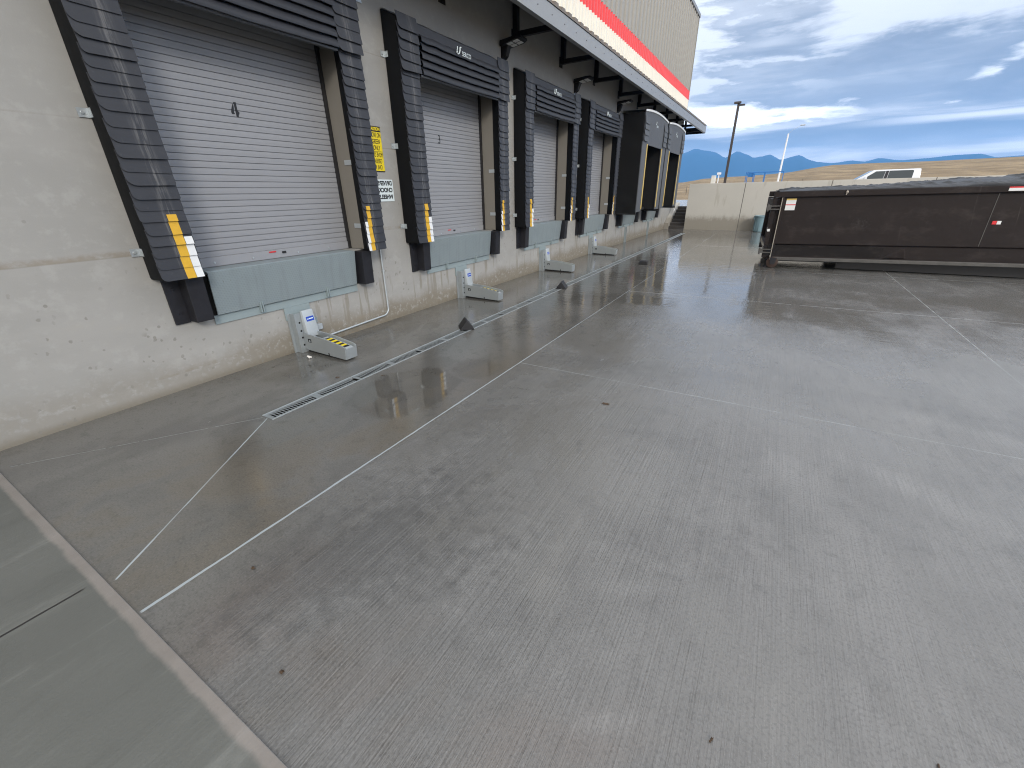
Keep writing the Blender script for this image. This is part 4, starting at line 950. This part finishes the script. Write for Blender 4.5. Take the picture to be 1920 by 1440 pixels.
leafy(1.65, 3.05, 0.03, 0.010, 0.9, 6, 'leaf', 'dead_leaf', 'reddish leaf scrap on the wet floor right of the drain', 'leaf')
leafy(0.37, 3.00, 0.045, 0.022, 0.2, 8, 'paper', 'paper_scrap', 'crumpled white scrap on the floor in front of the nearest restraint', 'litter', 0.035)
b = MB(); b.tube([(0, 0, 0.004), (0.03, 0.05, 0.005), (0.035, 0.11, 0.004)], 0.003, 5); o = b.build('twig', 'leaf'); o.location = (6.05, 1.35, 0.0); tag(o, 'short dark twig near the right edge of the foreground', 'twig')

# ------------------------------------------------------------------ stairs and retaining wall at the end of the yard
t = thing('concrete_stairs', 'dark wet concrete stairs between warehouse corner and retaining wall', 'stairs', (0.0, 25.0, 0))
b = MB(); side = [(0.0, -0.05)]
for k in range(7): side += [(k * 0.30, 0.152 * (k + 1)), ((k + 1) * 0.30, 0.152 * (k + 1))]
side[0] = (0.0, 0.0); side += [(2.3, 1.064), (2.3, -0.05), (0.0, -0.05)]
b.prism([(0.24, y, z) for y, z in side], [(1.0, y, z) for y, z in side]); b.build('flight', 'stair', t)
for k in range(7): b = MB(); b.box(0.245, 0.995, k * 0.30 - 0.006, k * 0.30 + 0.03, 0.152 * (k + 1) + 0.001, 0.152 * (k + 1) + 0.008); b.build('nosing', 'nosing', t)
b = MB(); b.prism([(0.004, -0.15, 0), (0.004, -0.15, 0.30), (0.004, 1.95, 1.26), (0.004, 2.3, 1.26), (0.004, 2.3, 0)], [(0.23, -0.15, 0), (0.23, -0.15, 0.30), (0.23, 1.95, 1.26), (0.23, 2.3, 1.26), (0.23, 2.3, 0)]); b.build('cheek_wall', 'rwall', t, 0.008)
b = MB(); b.tube([(0.42, -0.12, 0.92), (0.42, -0.02, 0.95), (0.30, 0.02, 1.15), (0.30, 0.6, 1.45)], 0.02, 8); b.build('handrail', 'polewhite', t, smooth=True)
t = thing('retaining_wall', 'pale concrete retaining wall with a damp dark foot closing the yard', 'wall', (0, 0, 0))
b = MB(); b.hexa([(1.01, 25.0, -0.05), (30, 25.9, -0.05), (30, 26.2, -0.05), (1.01, 25.28, -0.05), (1.01, 25.0, 2.175), (30, 25.9, 2.36), (30, 26.2, 2.36), (1.01, 25.28, 2.175)]); b.build('wall_face', 'rwall', t, 0.012)

# ------------------------------------------------------------------ roll-off dumpster
t = thing('dumpster', 'long black roll-off dumpster with a wrinkled black tarp on top', 'dumpster', (5.20, 13.27, 0.0))
t.rotation_euler = (0, R(-0.9), R(4.0))
LD, WD = 6.7, 2.35
b = MB()   # body shell: side panel with the lower part stepped in
prof = [(0.0, 1.70), (0.0, 0.60), (0.035, 0.57), (0.035, 0.27), (WD - 0.035, 0.27), (WD - 0.035, 0.57), (WD, 0.60), (WD, 1.70)]
b.prism([(0.06, y, z) for y, z in prof], [(LD, y, z) for y, z in prof]); body = b.build('body', 'dump', t, 0.008)
b = MB(); b.box(-0.16, LD + 0.05, -0.055, 0.06, 1.70, 1.83); b.box(-0.16, LD + 0.05, WD - 0.06, WD + 0.055, 1.70, 1.83); b.build('top_rail', 'dump', t, 0.012)
b = MB(); b.box(0.05, LD, -0.045, 0.05, 0.195, 0.275); b.box(0.05, LD, WD - 0.05, WD + 0.045, 0.195, 0.275); b.build('bottom_rail', 'railgrey', t, 0.01)
for y in (0.28, 1.95): b = MB(); b.box(0.12, 1.55, y, y + 0.12, 0.135, 0.265); b.hexa([(1.55, y, 0.0), (LD, y, -0.09), (LD, y + 0.12, -0.09), (1.55, y + 0.12, 0.0), (1.55, y, 0.265), (LD, y, 0.265), (LD, y + 0.12, 0.265), (1.55, y + 0.12, 0.265)]); b.build('skid', 'black', t)
b = MB(); b.box(0.02, 0.085, -0.06, -0.005, 0.20, 1.695); b.build('corner_post', 'dump', t, 0.005)
b = MB(); b.box(0.022, 0.040, -0.068, -0.061, 0.21, 1.69); b.build('post_edge', 'edge', t)
b = MB(); b.box(-0.075, 0.015, 0.02, WD - 0.02, 0.20, 1.69); b.box(-0.165, -0.076, -0.03, 0.07, 0.26, 1.69); b.box(-0.165, -0.076, WD - 0.07, WD + 0.03, 0.26, 1.69); b.box(-0.16, -0.076, 0.07, WD - 0.07, 1.50, 1.66); b.box(-0.16, -0.076, 0.07, WD - 0.07, 0.45, 0.60); dr = b.build('rear_door', 'dump', t, 0.006)
for z in (0.42, 1.46):
    b = MB(); b.box(-0.23, 0.03, -0.085, -0.062, z + 0.03, z + 0.055); b.box(-0.23, 0.03, -0.085, -0.062, z - 0.045, z - 0.02); b.box(-0.27, -0.18, -0.12, -0.06, z - 0.05, z + 0.06); b.lathe([(0.022, -0.08), (0.022, 0.085)], 8, (-0.245, -0.10, z)); b.build('hinge', 'railgrey', dr, 0.004)
b = MB(); b.box(-0.168, -0.166, -0.02, 0.05, 0.92, 1.0); b.box(-0.16, -0.10, -0.033, -0.030, 0.90, 0.96); b.build('reflector', 'white', dr)
def dwheel(y):
    b = MB(); b.lathe([(0.05, -0.045), (0.115, -0.045), (0.135, -0.035), (0.135, 0.035), (0.115, 0.045), (0.05, 0.045)], 24, (0.10, y, 0.137), 'y'); o = b.build('wheel', 'rust', t, smooth=True)
    b = MB(); b.lathe([(0.03, -0.058), (0.03, 0.058)], 10, (0.10, y, 0.137), 'y'); b.build('axle', 'railgrey', o)
    b = MB(); b.prism([(0.03, y - 0.075, 0.26), (0.19, y - 0.075, 0.26), (0.15, y - 0.075, 0.10), (0.06, y - 0.075, 0.10)], [(0.03, y - 0.06, 0.26), (0.19, y - 0.06, 0.26), (0.15, y - 0.06, 0.10), (0.06, y - 0.06, 0.10)]); b.build('bracket', 'bumper', o)
dwheel(-0.02); dwheel(WD + 0.02)
# raised weld seams / vertical ribs on the side
for x in (3.95,): b = MB(); b.box(x, x + 0.012, -0.006, 0.002, 0.61, 1.69); b.build('weld_seam', 'railgrey', t)
b = MB(); b.prism([(2.35, 0.034, 0.30), (2.80, 0.034, 0.30), (2.74, 0.034, 0.54), (2.62, 0.034, 0.55)], [(2.42, 0.010, 0.32), (2.76, 0.014, 0.32), (2.73, 0.002, 0.50), (2.66, 0.008, 0.52)]); b.build('dented_patch', 'dump', t)
b = MB(); b.box(0.13, 0.34, -0.006, -0.002, 1.40, 1.665); st = b.build('sticker', 'white', t)
b = MB(); b.box(0.13, 0.34, -0.0075, -0.006, 1.515, 1.535); b.build('sticker_line', 'red', st)
b = MB(); b.box(0.13, 0.34, -0.0075, -0.006, 1.63, 1.665); b.build('sticker_header', 'yellow2', st)
b = MB(); b.box(4.02, 4.09, -0.010, -0.006, 1.07, 1.14); b.build('reflector', 'red', t); b = MB(); b.box(4.095, 4.16, -0.010, -0.006, 1.07, 1.14); b.build('reflector', 'white', t)
b = MB(); b.box(4.05, 4.32, -0.060, -0.056, 1.725, 1.805); st = b.build('sticker', 'white', t); b = MB(); b.box(4.05, 4.32, -0.0615, -0.060, 1.78, 1.805); b.build('sticker_header', 'red', st)
b = MB(); b.lathe([(0.02, 0), (0.03, 0.03), (0.02, 0.06)], 8, (1.31, -0.065, 1.75)); b.tube([(1.31, -0.07, 1.83), (1.30, -0.075, 1.72)], 0.012, 6); b.build('tarp_hook', 'edge', t)
# tarp over the load
NU, NV = 220, 60; vs = []
for i in range(NU + 1):
    for j in range(NV + 1):
        u, v = i / NU, j / NV; x_ = -0.02 + (LD + 0.0) * u; y_ = 0.0 + WD * v
        heap = (0.055 + 0.13 * sstep(0.10, 0.75, u)) * math.sin(math.pi * min(1, max(0, v * 1.0))) ** 0.7 * sstep(0.0, 0.05, u)
        lump = mnoise.fractal((x_ * 0.9, y_ * 1.6, 2.0), 0.9, 2.0, 4) * 0.060 + (0.5 - abs(mnoise.noise((x_ * 3.1, y_ * 2.0, 7.0)))) * 0.075 + (0.5 - abs(mnoise.noise((x_ * 7.5, y_ * 6, 3.0)))) * 0.035 - 0.03
        vs.append((x_, y_, 1.835 + heap + max(-0.004, lump * math.sin(math.pi * v) ** 0.5)))
b = MB(); b.add(vs, [(i * (NV + 1) + j, i * (NV + 1) + j + 1, (i + 1) * (NV + 1) + j + 1, (i + 1) * (NV + 1) + j) for i in range(NU) for j in range(NV)])
b.build('tarp', 'tarp', t, smooth=True)

# ------------------------------------------------------------------ bin, truck, poles and the rest beyond the wall
t = thing('rubbish_bin', 'grey-blue plastic rubbish bin standing at the retaining wall', 'bin', (4.50, 24.72, 0))
b = MB(); b.lathe([(0.19, 0.005), (0.21, 0.02), (0.255, 0.68), (0.235, 0.68), (0.20, 0.05)], 24); b.build('bin_body', 'can', t, smooth=True)
b = MB(); b.lathe([(0.252, 0.665), (0.285, 0.665), (0.285, 0.73), (0.262, 0.735), (0.25, 0.70)], 24); b.build('rim', 'can', t, smooth=True)
for a in (R(200), R(20)): b = MB(); b.box(-0.03, 0.03, -0.06, 0.06, 0.56, 0.665); o = b.build('handle', 'can', t, 0.01); o.location = (0.27 * math.cos(a), 0.27 * math.sin(a), 0); o.rotation_euler = (0, 0, a)
b = MB()
for k in range(8): a = 2 * math.pi * k / 8; b.box(0.232 * math.cos(a) - 0.008, 0.232 * math.cos(a) + 0.008, 0.232 * math.sin(a) - 0.008, 0.232 * math.sin(a) + 0.008, 0.05, 0.62)
b.build('ribs', 'can', t)

t = thing('pickup_truck', 'silver white crew-cab pickup truck parked behind the retaining wall', 'pickup', (8.60, 36.0, 1.055))
def extr(outline, y0, y1, name, m, par, bev=0.02, tap=0.0):
    b = MB(); b.prism([(x, y0, z) for x, z in outline], [(x, y1, z) for x, z in outline]); return b.build(name, m, par, bev, True)
extr([(-1.55, 0.35), (3.95, 0.35), (3.95, 1.15), (3.3, 1.16), (0.15, 1.12), (-1.35, 1.02), (-1.6, 0.85)], 0.0, 1.95, 'body', 'truck', t, 0.05)
b = MB(); lo = [(0.02, 1.13), (3.30, 1.16)]; N = 1
roofz = 1.83
b.hexa([(0.10, 0.05, 1.12), (3.42, 0.05, 1.15), (3.42, 1.90, 1.15), (0.10, 1.90, 1.12), (1.15, 0.20, roofz - 0.03), (3.36, 0.20, roofz - 0.01), (3.36, 1.75, roofz - 0.01), (1.15, 1.75, roofz - 0.03)])
cab = b.build('cab', 'truck', t, 0.06, True)
def onside(x, z, d=0.0): k = (z - 1.135) / (roofz - 0.02 - 1.135); return (x, 0.05 + 0.15 * k - 0.006 - d, z)
for nm, q in (('side_window', [(0.62, 1.24), (1.66, 1.24), (1.72, 1.73), (1.26, 1.72)]), ('side_window', [(1.86, 1.24), (3.02, 1.25), (3.04, 1.70), (2.98, 1.745), (1.90, 1.74)])):
    b = MB(); b.prism([onside(x, z, -0.02) for x, z in q], [onside(x, z, 0.004) for x, z in q]); b.build(nm, 'glass', cab)
b = MB(); q = [(1.68, 1.22), (1.84, 1.22), (1.88, 1.74), (1.74, 1.74)]; b.prism([onside(x, z, -0.02) for x, z in q], [onside(x, z, 0.002) for x, z in q]); b.build('door_pillar', 'bumper', cab)
b = MB(); b.prism([(0.17, 0.16, 1.17), (0.17, 1.79, 1.17), (1.09, 1.66, 1.765), (1.09, 0.29, 1.765)], [(0.155, 0.16, 1.18), (0.155, 1.79, 1.18), (1.075, 1.66, 1.775), (1.075, 0.29, 1.775)]); b.build('windshield', 'wshield', cab)
b = MB(); b.box(0.72, 0.86, -0.16, 0.03, 1.28, 1.44); b.build('mirror', 'truck', t, 0.03)
for x in (-0.75, 2.95):
    for y in (0.02, 1.68): b = MB(); b.lathe([(0.18, 0), (0.34, 0.0), (0.37, 0.04), (0.37, 0.21), (0.34, 0.25), (0.18, 0.25)], 24, (x, y, 0.37), 'y'); wh = b.build('wheel', 'tyre', t, smooth=True); b = MB(); b.lathe([(0.22, -0.004), (0.20, 0.012)], 18, (x, y, 0.37), 'y'); b.build('rim', 'galv', wh)

t = thing('light_pole', 'tall dark bronze light pole with twin floodlights behind the retaining wall', 'light pole', (1.07, 40.0, 1.05))
H = 6.55
b = MB(); b.hexa([(-0.09, -0.09, 0), (0.09, -0.09, 0), (0.09, 0.09, 0), (-0.09, 0.09, 0), (-0.075, -0.075, H), (0.075, -0.075, H), (0.075, 0.075, H), (-0.075, 0.075, H)]); b.build('pole', 'polebrown', t)
b = MB(); b.box(-0.30, 0.16, -0.20, 0.12, H + 0.02, H + 0.14); b.build('floodlight', 'polebrown', t, 0.02)
b = MB(); b.box(0.02, 0.42, 0.05, 0.35, H - 0.10, H - 0.01); b.build('floodlight', 'polebrown', t, 0.02)
t = thing('white_lamp_post', 'slender white lamp post with a thin arm behind the retaining wall', 'light pole', (4.60, 46.0, 1.05))
b = MB(); b.tube([(0, 0, 0), (0, 0, 4.95)], 0.085, 12, 0.055); b.build('post', 'polewhite', t, smooth=True)
b = MB(); b.tube([(0, 0, 4.93), (0.25, 0, 5.20), (0.75, 0, 5.48)], 0.008, 8, 0.006); b.build('arm', 'galv', t, smooth=True)
b = MB(); b.box(0.70, 1.05, -0.10, 0.10, 5.46, 5.53); b.build('lamp_head', 'galv', t, 0.02)
t = thing('lift_platform', 'blue railed work platform of a lift behind the retaining wall', 'lift platform', (2.75, 36.0, 1.05))
b = MB(); b.box(0, 2.2, 0, 1.2, 0.62, 0.76); b.build('deck', 'liftblue', t, 0.01); b = MB(); b.box(0.1, 2.1, 0.1, 1.1, 0.30, 0.62); b.build('chassis', 'bumper', t, 0.01)
for y in (0.0, 1.2):
    for z in (1.26, 1.89): b = MB(); b.tube([(0, y, z), (2.2, y, z)], 0.018, 6); b.build('rail', 'liftblue', t)
    for x in (0, 0.45, 1.1, 2.2): b = MB(); b.tube([(x, y, 0.74), (x, y, 1.89)], 0.022, 6); b.build('upright', 'liftblue', t)
for x in (0, 2.2): b = MB(); b.tube([(x, 0, 1.89), (x, 1.2, 1.89)], 0.025, 6); b.build('rail', 'liftblue', t)
b = MB(); b.box(0.12, 0.42, 0.05, 0.3, 1.60, 1.86); b.build('control_box', 'liftblue', t, 0.02)
for x in (0.35, 1.85):
    for y in (0.0, 1.05): b = MB(); b.lathe([(0.1, 0), (0.18, 0.0), (0.18, 0.15), (0.1, 0.15)], 16, (x, y, 0.18), 'y'); b.build('wheel', 'tyre', t)
t = thing('white_bollard', 'short white square post standing just behind the retaining wall', 'post', (1.33, 31.0, 1.05))
b = MB(); b.box(-0.12, 0.12, -0.12, 0.12, 0, 1.58); b.build('post', 'tancream', t, 0.02)
b = MB(); b.box(-0.125, 0.125, -0.125, 0.125, 1.58, 1.63); b.build('cap', 'white', t, 0.02)
t = thing('camera_post', 'small white post with a box on top behind the retaining wall', 'post', (0.55, 40.0, 1.05))
b = MB(); b.tube([(0, 0, 0), (0, 0, 1.92)], 0.045, 8); b.build('post', 'polewhite', t); b = MB(); b.box(-0.13, 0.15, -0.1, 0.1, 1.90, 2.06); b.build('box', 'polewhite', t, 0.02)
# wire fence at the foot of the hill
t = thing('wire_fence', 'thin wire fence with wooden posts along the foot of the hill', 'fence', (0, 0, 0))
for k in range(11):
    x_ = -9 + k * 1.6; y_ = 62 + k * 0.9
    kk = x_ / y_; hc = 1.9 + 150 * crest(kk); z_ = lerp(1.05, hc, sstep(46, 150, y_)) - 0.1
    b = MB(); b.tube([(x_, y_, z_), (x_, y_, z_ + 1.1)], 0.028, 5); b.build('fence_post', 'polebrown', t)

# ------------------------------------------------------------------ the air between here and the mountains
m = bpy.data.materials.new('haze_air'); m.use_nodes = True; nt = m.node_tree; nt.nodes.clear()
vo = nt.nodes.new('ShaderNodeVolumePrincipled'); vo.inputs['Color'].default_value = (0.15, 0.46, 1.0, 1); vo.inputs['Density'].default_value = 0.00022; vo.inputs['Anisotropy'].default_value = 0.0
oo = nt.nodes.new('ShaderNodeOutputMaterial'); nt.links.new(vo.outputs[0], oo.inputs['Volume']); M['haze'] = m
b = MB(); b.box(-5200, 5200, -120, 6700, -80, 460); hz = b.build('haze', 'haze'); hz['kind'] = 'stuff'
